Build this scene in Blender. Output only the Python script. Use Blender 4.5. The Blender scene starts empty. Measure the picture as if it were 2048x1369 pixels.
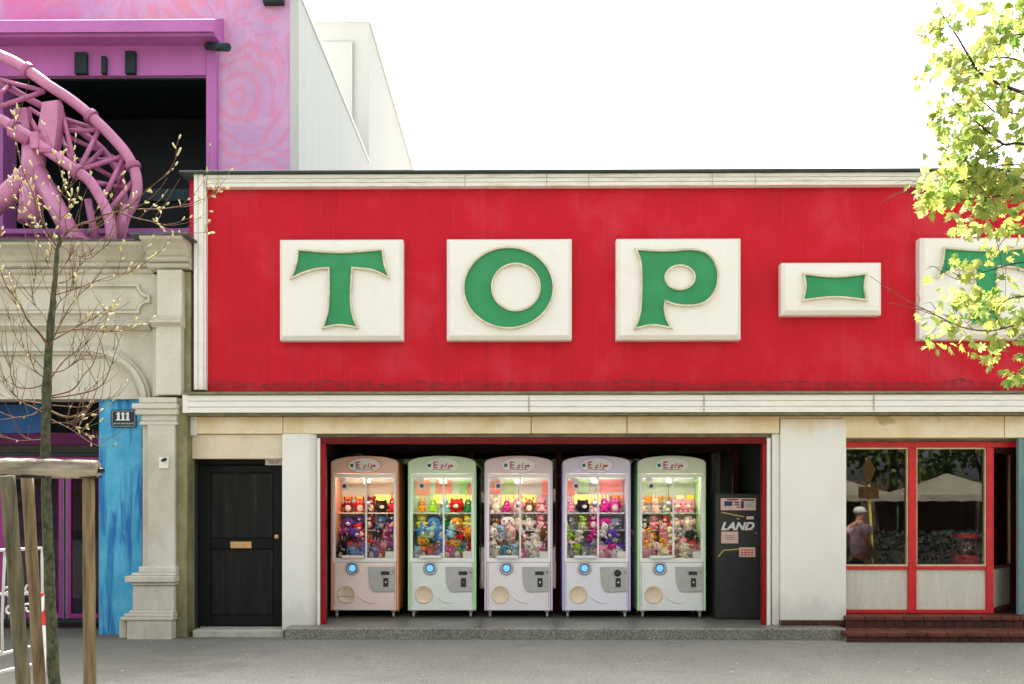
import bpy, bmesh, math, random
from mathutils import Vector, Matrix
R = math.radians
rnd = random.Random(7)
scene = bpy.context.scene
COL = scene.collection

# ------------------------------------------------------------------ camera, sky, sun, exposure
EYE, DIST, FPX, HZ, YAW = 1.51, 12.13, 1995.0, 1024.0, R(0.6)
SX = 17.9
cam_d = bpy.data.cameras.new('camera')
cam = bpy.data.objects.new('camera', cam_d)
COL.objects.link(cam)
cam_d.sensor_width = 36.0
cam_d.lens = 36.0 * FPX / 2048.0
cam_d.shift_x = SX / 2048.0
cam_d.shift_y = (HZ - 684.5) / 2048.0
cam_d.clip_end = 1500.0
cam.location = (0, -DIST, EYE)
cam.rotation_euler = (R(90), 0, YAW)
scene.camera = cam

SUN_EL, SUN_AZ = R(54), R(-18)
world = bpy.data.worlds.new('World')
scene.world = world
world.use_nodes = True
wn, wl = world.node_tree.nodes, world.node_tree.links
bg = wn['Background']
sky = wn.new('ShaderNodeTexSky')
sky.sky_type = 'NISHITA'
sky.sun_disc = False
sky.sun_elevation = SUN_EL
sky.sun_rotation = SUN_AZ
sky.air_density = 1.0
sky.dust_density = 6.0
sky.ozone_density = 0.3
hsv = wn.new('ShaderNodeHueSaturation')
hsv.inputs['Saturation'].default_value = 0.22
wl.new(sky.outputs[0], hsv.inputs['Color'])
wl.new(hsv.outputs[0], bg.inputs[0])
bg.inputs[1].default_value = 0.13
sun_d = bpy.data.lights.new('sun', 'SUN')
sun_d.energy = 4.5
sun_d.angle = R(0.5)
sun_d.color = (1.0, 0.955, 0.88)
sun = bpy.data.objects.new('sun', sun_d)
COL.objects.link(sun)
sdir = Vector((math.sin(SUN_AZ) * math.cos(SUN_EL), math.cos(SUN_AZ) * math.cos(SUN_EL), math.sin(SUN_EL)))
sun.rotation_euler = sdir.to_track_quat('Z', 'Y').to_euler()
sun.location = (-6, 20, 25)
vs = scene.view_settings
vs.view_transform = 'Standard'
vs.look = 'None'
vs.gamma = 1.0
vs.exposure = 2.13
scene.cycles.use_denoising = True
scene.cycles.max_bounces = 8
scene.cycles.transparent_max_bounces = 12
scene.cycles.sample_clamp_indirect = 6.0
scene.cycles.caustics_reflective = False
scene.cycles.caustics_refractive = False

# ------------------------------------------------------------------ pixel <-> place (a photo pixel at a known depth y)
def _t(px, y):
    u = (px - 1024 + SX) / FPX
    dx = u * math.cos(YAW) - math.sin(YAW)
    dy = u * math.sin(YAW) + math.cos(YAW)
    t = (y + DIST) / dy
    return t, t * dx
def X(px, y=0.0):
    return _t(px, y)[1]
def Z(py, y=0.0, px=1024):
    return EYE + _t(px, y)[0] * (HZ - py) / FPX
def P(px, py, y):
    t, x = _t(px, y)
    return Vector((x, y, EYE + t * (HZ - py) / FPX))

# ------------------------------------------------------------------ mesh helpers
WLOC = {}
class G:
    def __init__(s):
        s.v, s.f, s.m, s.sm = [], [], [], []
    def add(s, vs_, fs, m=0, smooth=False):
        o = len(s.v)
        s.v += [tuple(p) for p in vs_]
        for f in fs:
            s.f.append([i + o for i in f]); s.m.append(m); s.sm.append(smooth)
        return s
    def box(s, x0, x1, y0, y1, z0, z1, m=0):
        return s.add([(x0,y0,z0),(x1,y0,z0),(x1,y1,z0),(x0,y1,z0),(x0,y0,z1),(x1,y0,z1),(x1,y1,z1),(x0,y1,z1)],
                     [(0,1,5,4),(1,2,6,5),(2,3,7,6),(3,0,4,7),(4,5,6,7),(3,2,1,0)], m)
    def prism(s, pts, y0, y1, m=0, smooth=False):
        n = len(pts)
        v = [(x, y0, z) for x, z in pts] + [(x, y1, z) for x, z in pts]
        s.add(v, [list(range(n)), list(range(2*n-1, n-1, -1))], m)
        o = len(s.v) - 2*n
        for i in range(n):
            j = (i+1) % n
            s.f.append([o+i, o+n+i, o+n+j, o+j]); s.m.append(m); s.sm.append(smooth)
        return s
    def ring(s, a, b, y0, y1, m=0, smooth=False):
        n = len(a)
        v = [(x,y0,z) for x,z in a]+[(x,y0,z) for x,z in b]+[(x,y1,z) for x,z in a]+[(x,y1,z) for x,z in b]
        f = []
        for i in range(n):
            j = (i+1) % n
            f += [(i,j,n+j,n+i), (2*n+i,3*n+i,3*n+j,2*n+j), (i,2*n+i,2*n+j,j), (n+i,n+j,3*n+j,3*n+i)]
        return s.add(v, f, m, smooth)
    def profx(s, prof, x0, x1, m=0):
        n = len(prof)
        v = [(x0,y,z) for y,z in prof]+[(x1,y,z) for y,z in prof]
        f = [list(range(n)), list(range(2*n-1,n-1,-1))]+[(i,n+i,n+(i+1)%n,(i+1)%n) for i in range(n)]
        return s.add(v, f, m)
    def profz(s, prof, z0, z1, m=0):
        n = len(prof)
        v = [(x,y,z0) for x,y in prof]+[(x,y,z1) for x,y in prof]
        f = [list(range(n)), list(range(2*n-1,n-1,-1))]+[(i,n+i,n+(i+1)%n,(i+1)%n) for i in range(n)]
        return s.add(v, f, m)
    def tube(s, path, rad, n=8, m=0, cap=True, smooth=True):
        path = [Vector(p) for p in path]
        k = len(path)
        if not isinstance(rad, (list, tuple)): rad = [rad]*k
        up = None
        v, f = [], []
        for i, p in enumerate(path):
            d = (path[min(i+1,k-1)] - path[max(i-1,0)])
            if d.length < 1e-9: d = Vector((0,0,1))
            d.normalize()
            if up is None:
                up = d.orthogonal().normalized()
            else:
                up = (up - d*up.dot(d))
                up = up.normalized() if up.length > 1e-6 else d.orthogonal().normalized()
            w = d.cross(up)
            for j in range(n):
                a = 2*math.pi*j/n
                v.append(p + (up*math.cos(a) + w*math.sin(a))*rad[i])
        for i in range(k-1):
            for j in range(n):
                f.append((i*n+j, i*n+(j+1)%n, (i+1)*n+(j+1)%n, (i+1)*n+j))
        s.add(v, f, m, smooth)
        if cap:
            o = len(s.v) - k*n
            s.f += [[o+j for j in range(n-1,-1,-1)], [o+(k-1)*n+j for j in range(n)]]
            s.m += [m, m]; s.sm += [False, False]
        return s
    def ball(s, c, r, nu=10, nv=7, m=0, rot=None):
        if not isinstance(r, (list, tuple)): r = (r, r, r)
        c = Vector(c)
        v = [Vector((0,0,r[2]))]
        for i in range(1, nv):
            t = math.pi*i/nv
            for j in range(nu):
                a = 2*math.pi*j/nu
                v.append(Vector((r[0]*math.sin(t)*math.cos(a), r[1]*math.sin(t)*math.sin(a), r[2]*math.cos(t))))
        v.append(Vector((0,0,-r[2])))
        if rot is not None: v = [rot @ p for p in v]
        v = [p + c for p in v]
        f = []
        for j in range(nu):
            f.append((0, 1+j, 1+(j+1)%nu))
            for i in range(nv-2):
                a = 1+i*nu
                f.append((a+j, a+nu+j, a+nu+(j+1)%nu, a+(j+1)%nu))
            f.append((1+(nv-2)*nu+j, len(v)-1, 1+(nv-2)*nu+(j+1)%nu))
        return s.add(v, f, m, True)
    def lathe(s, c, prof, n=20, axis='z', m=0, smooth=True):
        c = Vector(c); v, f = [], []
        for r, h in prof:
            for j in range(n):
                a = 2*math.pi*j/n
                if axis == 'z': q = (r*math.cos(a), r*math.sin(a), h)
                elif axis == 'y': q = (r*math.cos(a), h, r*math.sin(a))
                else: q = (h, r*math.cos(a), r*math.sin(a))
                v.append(c + Vector(q))
        k = len(prof)
        for i in range(k-1):
            for j in range(n):
                f.append((i*n+j, i*n+(j+1)%n, (i+1)*n+(j+1)%n, (i+1)*n+j))
        f += [list(range(n)), [(k-1)*n+j for j in range(n-1,-1,-1)]]
        return s.add(v, f, m, smooth)
    def mesh(s, name, mats, off=None, recalc=True):
        me = bpy.data.meshes.new(name)
        v = s.v if off is None else [(a-off[0], b-off[1], c-off[2]) for a,b,c in s.v]
        me.from_pydata(v, [], s.f)
        for mt in (mats if isinstance(mats, (list, tuple)) else [mats]): me.materials.append(mt)
        me.polygons.foreach_set('material_index', s.m)
        me.polygons.foreach_set('use_smooth', s.sm)
        if recalc:
            bm = bmesh.new(); bm.from_mesh(me)
            bmesh.ops.recalc_face_normals(bm, faces=bm.faces[:])
            bm.to_mesh(me); bm.free()
        me.update()
        return me
    def obj(s, name, mats, parent=None, local=False, bevel=0.0, seg=2, recalc=True, loc=None):
        off = None
        if parent is not None and not local: off = WLOC[parent.name]
        if parent is None and loc is not None: off = loc
        o = bpy.data.objects.new(name, s.mesh(name, mats, off, recalc))
        COL.objects.link(o)
        if parent is not None:
            o.parent = parent
            WLOC[o.name] = WLOC[parent.name]
        else:
            if loc is not None: o.location = loc
            WLOC[o.name] = Vector(loc) if loc is not None else Vector((0,0,0))
        if bevel > 0:
            b = o.modifiers.new('bevel', 'BEVEL'); b.width = bevel; b.segments = seg
            b.limit_method = 'ANGLE'; b.angle_limit = R(35)
        return o
def tag(o, label=None, cat=None, group=None, kind=None):
    if label: o['label'] = label
    if cat: o['category'] = cat
    if group: o['group'] = group
    if kind: o['kind'] = kind
    return o
def thing(name, loc, label, cat, group=None):
    o = bpy.data.objects.new(name, None)
    COL.objects.link(o); o.location = loc; o.empty_display_size = 0.2
    WLOC[o.name] = Vector(loc)
    return tag(o, label, cat, group)
def catmull(pts, n=6):
    if len(pts) < 3: return list(pts)
    out = []
    for i in range(len(pts)-1):
        p0 = pts[max(i-1,0)]; p1 = pts[i]; p2 = pts[i+1]; p3 = pts[min(i+2,len(pts)-1)]
        for k in range(n):
            t = k/n
            out.append(tuple(0.5*((2*b)+(-a+c)*t+(2*a-5*b+4*c-d)*t*t+(-a+3*b-3*c+d)*t**3) for a,b,c,d in zip(p0,p1,p2,p3)))
    out.append(tuple(pts[-1]))
    return out
def text_geo(g, body, size, ox, oy, oz, m=0, extrude=0.0, shear=0.0, bold=0.0, sx=1.0):
    cu = bpy.data.curves.new('txt', 'FONT')
    cu.body = body; cu.size = size; cu.align_x = 'CENTER'; cu.align_y = 'CENTER'
    cu.extrude = extrude; cu.shear = shear; cu.offset = bold; cu.resolution_u = 3
    ob = bpy.data.objects.new('txt', cu); COL.objects.link(ob)
    dg = bpy.context.evaluated_depsgraph_get()
    me = bpy.data.meshes.new_from_object(ob.evaluated_get(dg))
    v = [(ox + p.co.x*sx, oy - p.co.z, oz + p.co.y) for p in me.vertices]
    g.add(v, [list(p.vertices) for p in me.polygons], m)
    bpy.data.objects.remove(ob); bpy.data.curves.remove(cu); bpy.data.meshes.remove(me)

# ------------------------------------------------------------------ materials
def S(r, g, b):
    def c(u):
        u /= 255.0
        return u/12.92 if u <= 0.04045 else ((u+0.055)/1.055)**2.4
    return (c(r), c(g), c(b))
class NT:
    def __init__(s, mat):
        s.t = mat.node_tree; s.n = s.t.nodes; s.l = s.t.links
        s.bsdf = s.n['Principled BSDF']
    def new(s, kind, **kw):
        nd = s.n.new(kind)
        for k, v in kw.items(): setattr(nd, k, v)
        return nd
    def pos(s, scale=(1,1,1), obj=False):
        if obj:
            src = s.new('ShaderNodeTexCoord').outputs['Object']
        else:
            src = s.new('ShaderNodeNewGeometry').outputs['Position']
        mp = s.new('ShaderNodeMapping'); mp.inputs['Scale'].default_value = scale
        s.l.new(src, mp.inputs[0])
        return mp.outputs[0]
    def noise(s, vec, scale, detail=4, rough=0.55, dist=0.0):
        nd = s.new('ShaderNodeTexNoise')
        nd.inputs['Scale'].default_value = scale; nd.inputs['Detail'].default_value = detail
        nd.inputs['Roughness'].default_value = rough; nd.inputs['Distortion'].default_value = dist
        s.l.new(vec, nd.inputs['Vector'])
        return nd.outputs[0]
    def ramp(s, fac, stops, interp='LINEAR'):
        nd = s.new('ShaderNodeValToRGB'); cr = nd.color_ramp; cr.interpolation = interp
        while len(cr.elements) < len(stops): cr.elements.new(0.5)
        for e, (p, c) in zip(cr.elements, stops):
            e.position = p
            e.color = (c[0], c[1], c[2], 1) if isinstance(c, (tuple, list)) else (c, c, c, 1)
        s.l.new(fac, nd.inputs[0])
        return nd.outputs[0]
    def mix(s, fac, a, b, mode='MIX'):
        nd = s.new('ShaderNodeMix', data_type='RGBA', blend_type=mode)
        for sock, v in ((nd.inputs[0], fac), (nd.inputs[6], a), (nd.inputs[7], b)):
            if hasattr(v, 'links'): s.l.new(v, sock)
            elif isinstance(v, (int, float)): sock.default_value = v
            else: sock.default_value = (v[0], v[1], v[2], 1)
        return nd.outputs[2]
    def math(s, op, a, b=0.0, c=None, clamp=False):
        nd = s.new('ShaderNodeMath', operation=op, use_clamp=clamp)
        for i, v in enumerate((a, b, c)):
            if v is None: continue
            if hasattr(v, 'links'): s.l.new(v, nd.inputs[i])
            else: nd.inputs[i].default_value = v
        return nd.outputs[0]
    def axis(s, k):
        nd = s.new('ShaderNodeSeparateXYZ')
        s.l.new(s.new('ShaderNodeNewGeometry').outputs['Position'], nd.inputs[0])
        return nd.outputs[k]
    def bump(s, h, strength, dist=0.01):
        nd = s.new('ShaderNodeBump'); nd.inputs['Strength'].default_value = strength; nd.inputs['Distance'].default_value = dist
        s.l.new(h, nd.inputs['Height']); s.l.new(nd.outputs[0], s.bsdf.inputs['Normal'])
    def color(s, c): s.l.new(c, s.bsdf.inputs['Base Color'])
def newmat(name, rough=0.6, spec=0.4, metal=0.0):
    m = bpy.data.materials.new(name); m.use_nodes = True
    b = m.node_tree.nodes['Principled BSDF']
    b.inputs['Roughness'].default_value = rough
    b.inputs['Specular IOR Level'].default_value = spec
    b.inputs['Metallic'].default_value = metal
    return m
def pmat(name, col, rough=0.6, var=0.12, scale=5, stretch=(1,1,1), bump=0.0, bscale=80, spec=0.2, metal=0.0, grain=0.085):
    m = newmat(name, rough, spec, metal); t = NT(m)
    v = t.pos(stretch)
    n1 = t.noise(v, scale, 5, 0.6)
    lo = tuple(c*(1-var) for c in col); hi = tuple(min(1, c*(1+var)) for c in col)
    c = t.ramp(n1, [(0.3, lo), (0.7, hi)])
    if grain:
        g = t.noise(t.pos(), 62, 3, 0.9)
        c = t.mix(1.0, c, t.ramp(g, [(0.3, 1-grain*2.2), (0.7, 1+grain*1.2)]), 'MULTIPLY')
    t.color(c)
    if bump:
        t.bump(t.noise(t.pos(), bscale, 4, 0.6), bump)
    return m
M = {}
def glassmat(name, tint=(0.9,0.93,0.92), refl=1.0, rough=0.0, ior=1.52):
    m = bpy.data.materials.new(name); m.use_nodes = True
    nt = m.node_tree; nt.nodes.clear()
    out = nt.nodes.new('ShaderNodeOutputMaterial'); mx = nt.nodes.new('ShaderNodeMixShader')
    tr = nt.nodes.new('ShaderNodeBsdfTransparent'); gl = nt.nodes.new('ShaderNodeBsdfGlossy'); fr = nt.nodes.new('ShaderNodeFresnel')
    tr.inputs[0].default_value = (*tint, 1); gl.inputs['Roughness'].default_value = rough
    gl.inputs['Color'].default_value = (refl, refl, refl, 1)
    fr.inputs[0].default_value = ior
    nt.links.new(fr.outputs[0], mx.inputs[0]); nt.links.new(tr.outputs[0], mx.inputs[1]); nt.links.new(gl.outputs[0], mx.inputs[2])
    nt.links.new(mx.outputs[0], out.inputs[0])
    return m
def emitmat(name, col, strength):
    m = newmat(name); b = m.node_tree.nodes['Principled BSDF']
    b.inputs['Base Color'].default_value = (*col, 1); b.inputs['Emission Color'].default_value = (*col, 1)
    b.inputs['Emission Strength'].default_value = strength
    return m

def make_materials():
    # red painted facade: vertical streaks, grime with its own outline along the foot
    m = newmat('red_facade', 0.5, 0.16); t = NT(m)
    red = S(190, 21, 38)
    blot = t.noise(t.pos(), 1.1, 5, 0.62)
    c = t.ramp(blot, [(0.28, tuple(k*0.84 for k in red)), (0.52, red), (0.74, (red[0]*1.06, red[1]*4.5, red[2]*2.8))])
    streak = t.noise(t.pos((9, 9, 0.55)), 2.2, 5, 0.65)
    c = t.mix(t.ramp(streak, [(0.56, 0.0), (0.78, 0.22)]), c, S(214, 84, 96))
    g = t.noise(t.pos(), 62, 3, 0.9)
    c = t.mix(1.0, c, t.ramp(g, [(0.3, 0.86), (0.7, 1.1)]), 'MULTIPLY')
    z = t.axis(2)
    drip = t.math('MULTIPLY', t.ramp(t.noise(t.pos((10, 10, 0.28)), 1.7, 5, 0.6), [(0.58, 0.0), (0.72, 0.34)]), t.ramp(z, [(0.0, 1.0), (0.999, 1.0)]))
    c = t.mix(drip, c, (0.13, 0.01, 0.018))
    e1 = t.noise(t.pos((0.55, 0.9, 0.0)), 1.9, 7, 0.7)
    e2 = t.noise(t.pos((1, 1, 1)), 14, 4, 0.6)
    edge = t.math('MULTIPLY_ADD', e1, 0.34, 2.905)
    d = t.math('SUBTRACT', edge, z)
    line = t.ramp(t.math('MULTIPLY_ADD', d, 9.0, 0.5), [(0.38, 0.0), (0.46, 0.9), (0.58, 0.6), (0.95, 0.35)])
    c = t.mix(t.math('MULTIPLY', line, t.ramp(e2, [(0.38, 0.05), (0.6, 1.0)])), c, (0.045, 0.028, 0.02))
    top_shade = t.math('SUBTRACT', z, t.math('MULTIPLY_ADD', t.noise(t.pos((3, 3, 0.2)), 3, 4), 0.16, 5.29))
    c = t.mix(t.ramp(t.math('MULTIPLY', top_shade, 8.0), [(0.0, 0.0), (1.0, 0.5)]), c, (0.2, 0.012, 0.02))  # shade under the top band painted into the red
    t.color(c); t.bump(t.noise(t.pos(), 120, 4, 0.6), 0.12)
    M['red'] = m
    M['red_side'] = pmat('red_side_paint', S(190, 24, 58), 0.5, 0.15, 3, (3,3,1), 0.1)
    # white trims with dirt
    def whitetrim(name, base, dirt, amount, zs):
        m = newmat(name, 0.5, 0.35); t = NT(m)
        n = t.noise(t.pos((1.2, 1.2, zs)), 3.0, 6, 0.65)
        n2 = t.noise(t.pos((2.5, 2.5, 30)), 2.0, 4, 0.6)
        c = t.mix(t.ramp(n, [(0.5, 0.0), (0.72, amount)]), base, dirt)
        c = t.mix(t.ramp(n2, [(0.62, 0.0), (0.8, amount*0.8)]), c, tuple(k*0.7 for k in dirt))
        g = t.noise(t.pos(), 62, 3, 0.9)
        c = t.mix(1.0, c, t.ramp(g, [(0.25, 0.92), (0.75, 1.03)]), 'MULTIPLY')
        t.color(c); t.bump(t.noise(t.pos(), 90, 3), 0.06)
        return m
    M['trim'] = whitetrim('white_trim', (0.75, 0.725, 0.645), (0.42, 0.38, 0.27), 0.6, 8)
    M['trim_clean'] = whitetrim('white_metal_trim', (0.78, 0.76, 0.69), (0.55, 0.51, 0.4), 0.3, 4)
    M['groove'] = pmat('dirty_groove', (0.46, 0.42, 0.32), 0.8, 0.4, 6, (0.6, 1, 8))
    M['cap'] = pmat('roof_cap', (0.05, 0.07, 0.06), 0.5, 0.3, 4)
    M['ledge'] = pmat('dark_olive_ledge', (0.2, 0.19, 0.12), 0.9, 0.35, 6)  # dark olive for the ledge, soffit strip and gaps
    M['signbox'] = whitetrim('sign_box_white', (0.78, 0.76, 0.69), (0.6, 0.56, 0.44), 0.2, 1)
    M['rim'] = pmat('letter_rim', (0.62, 0.57, 0.42), 0.5, 0.2, 10)
    m = newmat('green_letter', 0.3, 0.5); t = NT(m)
    gcol = S(18, 138, 76)
    c = t.ramp(t.noise(t.pos(), 2.2, 5, 0.6), [(0.3, tuple(k*0.8 for k in gcol)), (0.7, (gcol[0]*2.2, gcol[1]*1.08, gcol[2]*1.25))])
    g = t.noise(t.pos(), 62, 3, 0.9)
    c = t.mix(1.0, c, t.ramp(g, [(0.3, 0.85), (0.7, 1.1)]), 'MULTIPLY')
    t.color(c); M['green'] = m
    # tan lintel, mottled, deeper tan towards the top
    m = newmat('tan_lintel', 0.8, 0.2); t = NT(m)
    n = t.noise(t.pos((1, 1, 0.7)), 2.2, 6, 0.6)
    c = t.ramp(n, [(0.3, S(218, 194, 146)), (0.5, S(230, 212, 174)), (0.72, S(236, 226, 198))])
    z = t.axis(2)
    st = t.ramp(t.math('MULTIPLY_ADD', t.noise(t.pos((1.4,1.4,0.3)), 2.0, 5, 0.6), 0.5, t.math('SUBTRACT', z, 2.66)), [(0.12, 0.0), (0.42, 0.8)])
    c = t.mix(st, c, S(206, 164, 98))
    patch = t.ramp(t.noise(t.pos(), 1.3, 3, 0.5), [(0.66, 0.0), (0.68, 0.55)])
    c = t.mix(patch, c, S(150, 138, 70))
    g = t.noise(t.pos(), 62, 3, 0.9)
    c = t.mix(1.0, c, t.ramp(g, [(0.25, 0.86), (0.75, 1.06)]), 'MULTIPLY')
    t.color(c); t.bump(t.noise(t.pos(), 70, 4), 0.15); M['lintel'] = m
    # white plaster columns
    m = newmat('white_plaster', 0.8, 0.2); t = NT(m)
    n = t.noise(t.pos((1, 1, 0.6)), 2.0, 6, 0.6)
    c = t.ramp(n, [(0.3, (0.76, 0.735, 0.655)), (0.65, (0.80, 0.78, 0.71))])
    z = t.axis(2)
    low = t.ramp(t.math('MULTIPLY_ADD', t.noise(t.pos((2,2,1)), 4.0, 5, 0.65), -0.6, z), [(0.0, 0.35), (0.2, 0.0)])
    c = t.mix(low, c, (0.42, 0.41, 0.34))
    top = t.ramp(t.math('MULTIPLY_ADD', t.noise(t.pos((2,2,0.5)), 2.0, 5, 0.65), 0.5, t.math('SUBTRACT', z, 2.62)), [(0.1, 0.0), (0.3, 0.65)])
    c = t.mix(top, c, S(214, 184, 128))
    g = t.noise(t.pos(), 62, 3, 0.9)
    c = t.mix(1.0, c, t.ramp(g, [(0.25, 0.93), (0.75, 1.02)]), 'MULTIPLY')
    t.color(c); t.bump(t.noise(t.pos(), 60, 5), 0.15); M['plaster'] = m
    M['cream'] = pmat('cream_plaster', S(222, 208, 180), 0.8, 0.12, 3, (1,1,0.7), 0.12)
    M['redframe'] = pmat('red_frame_paint', S(200, 26, 30), 0.4, 0.18, 6, (1,1,1), 0.08, spec=0.45)
    M['redjamb'] = pmat('red_jamb_paint', S(150, 16, 24), 0.45, 0.2, 6)
    M['redframe_dark'] = pmat('dark_red_frame_paint', S(104, 10, 20), 0.45, 0.2, 6)
    M['maroon'] = pmat('maroon_beam', (0.025, 0.006, 0.009), 0.6, 0.3, 4)
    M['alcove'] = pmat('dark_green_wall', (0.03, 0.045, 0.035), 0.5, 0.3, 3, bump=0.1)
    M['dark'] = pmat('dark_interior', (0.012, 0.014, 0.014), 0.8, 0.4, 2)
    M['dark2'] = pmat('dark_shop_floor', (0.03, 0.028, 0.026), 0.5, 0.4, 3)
    M['panel'] = pmat('white_lower_panel', S(206, 202, 186), 0.6, 0.08, 4, (4,4,0.6), 0.05)
    M['bead'] = pmat('glazing_bead', S(214, 190, 150), 0.6, 0.15, 8)
    M['teal'] = pmat('teal_post', S(110, 138, 136), 0.55, 0.15, 5, (3,3,0.6))
    m = newmat('terrazzo', 0.38, 0.5); t = NT(m)
    vo = t.new('ShaderNodeTexVoronoi'); vo.inputs['Scale'].default_value = 75
    t.l.new(t.pos(), vo.inputs['Vector'])
    bw = t.new('ShaderNodeRGBToBW'); t.l.new(vo.outputs['Color'], bw.inputs[0])
    c = t.ramp(bw.outputs[0], [(0.1, (0.10, 0.097, 0.08)), (0.5, (0.2, 0.192, 0.16)), (0.9, (0.32, 0.31, 0.265))])
    c = t.mix(1.0, c, t.ramp(t.noise(t.pos(), 1.6, 5, 0.6), [(0.3, 0.7), (0.7, 1.1)]), 'MULTIPLY')
    t.color(c); M['terrazzo'] = m
    M['threshold'] = pmat('threshold_stone', (0.42, 0.41, 0.34), 0.7, 0.2, 6, bump=0.15)
    M['tile'] = pmat('brown_tile', S(74, 44, 36), 0.45, 0.3, 3, bump=0.15, bscale=40)
    M['nosing'] = pmat('red_brown_nosing', S(98, 54, 44), 0.5, 0.28, 4, bump=0.2, bscale=50)
    M['grout'] = pmat('tile_grout', S(128, 118, 100), 0.9, 0.2, 8)
    # asphalt
    m = newmat('asphalt', 0.85, 0.25); t = NT(m)
    big = t.noise(t.pos(), 0.45, 5, 0.6)
    fine = t.noise(t.pos(), 55, 3, 0.8)
    vo = t.new('ShaderNodeTexVoronoi'); vo.inputs['Scale'].default_value = 95; t.l.new(t.pos(), vo.inputs['Vector'])
    bw = t.new('ShaderNodeRGBToBW'); t.l.new(vo.outputs['Color'], bw.inputs[0])
    c = t.ramp(big, [(0.3, (0.20, 0.194, 0.17)), (0.7, (0.275, 0.265, 0.232))])
    c = t.mix(1.0, c, t.ramp(fine, [(0.3, 0.6), (0.7, 1.32)]), 'MULTIPLY')
    c = t.mix(1.0, c, t.ramp(bw.outputs[0], [(0.1, 0.72), (0.9, 1.25)]), 'MULTIPLY')
    stain = t.ramp(t.noise(t.pos(), 0.9, 6, 0.7, 0.6), [(0.56, 0.0), (0.7, 0.4)])
    c = t.mix(stain, c, (0.1, 0.1, 0.085))
    gum = t.new('ShaderNodeTexVoronoi'); gum.inputs['Scale'].default_value = 2.3; t.l.new(t.pos((1, 1, 0)), gum.inputs['Vector'])
    c = t.mix(t.ramp(gum.outputs['Distance'], [(0.05, 0.6), (0.075, 0.0)]), c, (0.07, 0.068, 0.06))
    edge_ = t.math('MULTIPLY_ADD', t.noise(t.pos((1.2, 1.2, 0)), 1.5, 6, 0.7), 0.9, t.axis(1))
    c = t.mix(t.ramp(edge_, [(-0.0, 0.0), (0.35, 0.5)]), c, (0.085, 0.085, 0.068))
    damp = t.math('MULTIPLY_ADD', t.noise(t.pos((0.6, 0.9, 0)), 1.1, 6, 0.65), 3.2, t.math('MULTIPLY', t.axis(0), 1.0))
    c = t.mix(t.ramp(t.math('MULTIPLY_ADD', damp, -0.5, -0.55), [(0.0, 0.0), (0.5, 0.55)]), c, (0.095, 0.095, 0.075))
    crk = t.new('ShaderNodeTexVoronoi', feature='DISTANCE_TO_EDGE'); crk.inputs['Scale'].default_value = 0.42
    wv = t.new('ShaderNodeVectorMath', operation='MULTIPLY_ADD'); nz_ = t.new('ShaderNodeTexNoise'); nz_.inputs['Scale'].default_value = 1.6; nz_.inputs['Detail'].default_value = 6
    t.l.new(t.pos((1, 1, 0)), nz_.inputs['Vector']); t.l.new(nz_.outputs['Color'], wv.inputs[0]); wv.inputs[1].default_value = (0.9, 0.9, 0); t.l.new(t.pos((1, 1, 0)), wv.inputs[2])
    t.l.new(wv.outputs[0], crk.inputs['Vector'])
    c = t.mix(t.ramp(crk.outputs['Distance'], [(0.0, 0.28), (0.005, 0.0)]), c, (0.08, 0.08, 0.07))
    t.color(c); t.bump(fine, 0.35, 0.006); M['asphalt'] = m
    M['patch'] = pmat('old_repair_patch', (0.13, 0.10, 0.085), 0.9, 0.3, 20)
    # stone portal
    m = newmat('weathered_stone', 0.85, 0.2); t = NT(m)
    n = t.noise(t.pos((1, 1, 0.7)), 1.8, 6, 0.62)
    c = t.ramp(n, [(0.28, S(178, 171, 152)), (0.5, S(200, 195, 178)), (0.75, S(212, 208, 194))])
    n2 = t.noise(t.pos((5, 5, 0.8)), 1.5, 5, 0.65)
    c = t.mix(t.ramp(n2, [(0.55, 0.0), (0.8, 0.4)]), c, S(138, 130, 102))
    g = t.noise(t.pos(), 62, 3, 0.9)
    c = t.mix(1.0, c, t.ramp(g, [(0.25, 0.8), (0.75, 1.1)]), 'MULTIPLY')
    t.color(c); t.bump(t.noise(t.pos(), 55, 5, 0.65), 0.3); M['stone'] = m
    m = newmat('mossy_stone', 0.9, 0.15); t = NT(m)
    n = t.noise(t.pos((1, 1, 0.5)), 4, 6, 0.65)
    c = t.ramp(n, [(0.3, S(108, 104, 72)), (0.55, S(142, 136, 102)), (0.75, S(168, 162, 132))])
    c = t.mix(1.0, c, t.ramp(t.noise(t.pos(), 62, 3, 0.9), [(0.25, 0.75), (0.75, 1.15)]), 'MULTIPLY')
    t.color(c); t.bump(t.noise(t.pos(), 45, 5, 0.65), 0.4); M['moss'] = m
    M['flashing'] = pmat('dark_zinc_flashing', (0.09, 0.10, 0.10), 0.5, 0.3, 5)
    # blue painted wall
    m = newmat('blue_mural', 0.6, 0.3); t = NT(m)
    tc = t.pos((1, 1, 1))
    mp = t.new('ShaderNodeMapping'); mp.inputs['Rotation'].default_value = (0, R(-24), 0); mp.inputs['Scale'].default_value = (7.0, 0.2, 0.75)
    t.l.new(t.new('ShaderNodeNewGeometry').outputs['Position'], mp.inputs[0])
    fan = t.noise(mp.outputs[0], 1.3, 4, 0.55, 0.7)
    base = t.ramp(t.noise(tc, 3.0, 5, 0.6), [(0.3, S(50, 146, 190)), (0.7, S(92, 182, 212))])
    c = t.mix(t.ramp(fan, [(0.47, 0.0), (0.6, 0.85)]), base, S(22, 92, 166))
    c = t.mix(t.ramp(t.noise(t.pos((2.5, 1, 0.8)), 4, 5, 0.7, 0.8), [(0.6, 0.0), (0.75, 0.4)]), c, S(150, 206, 212))
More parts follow.
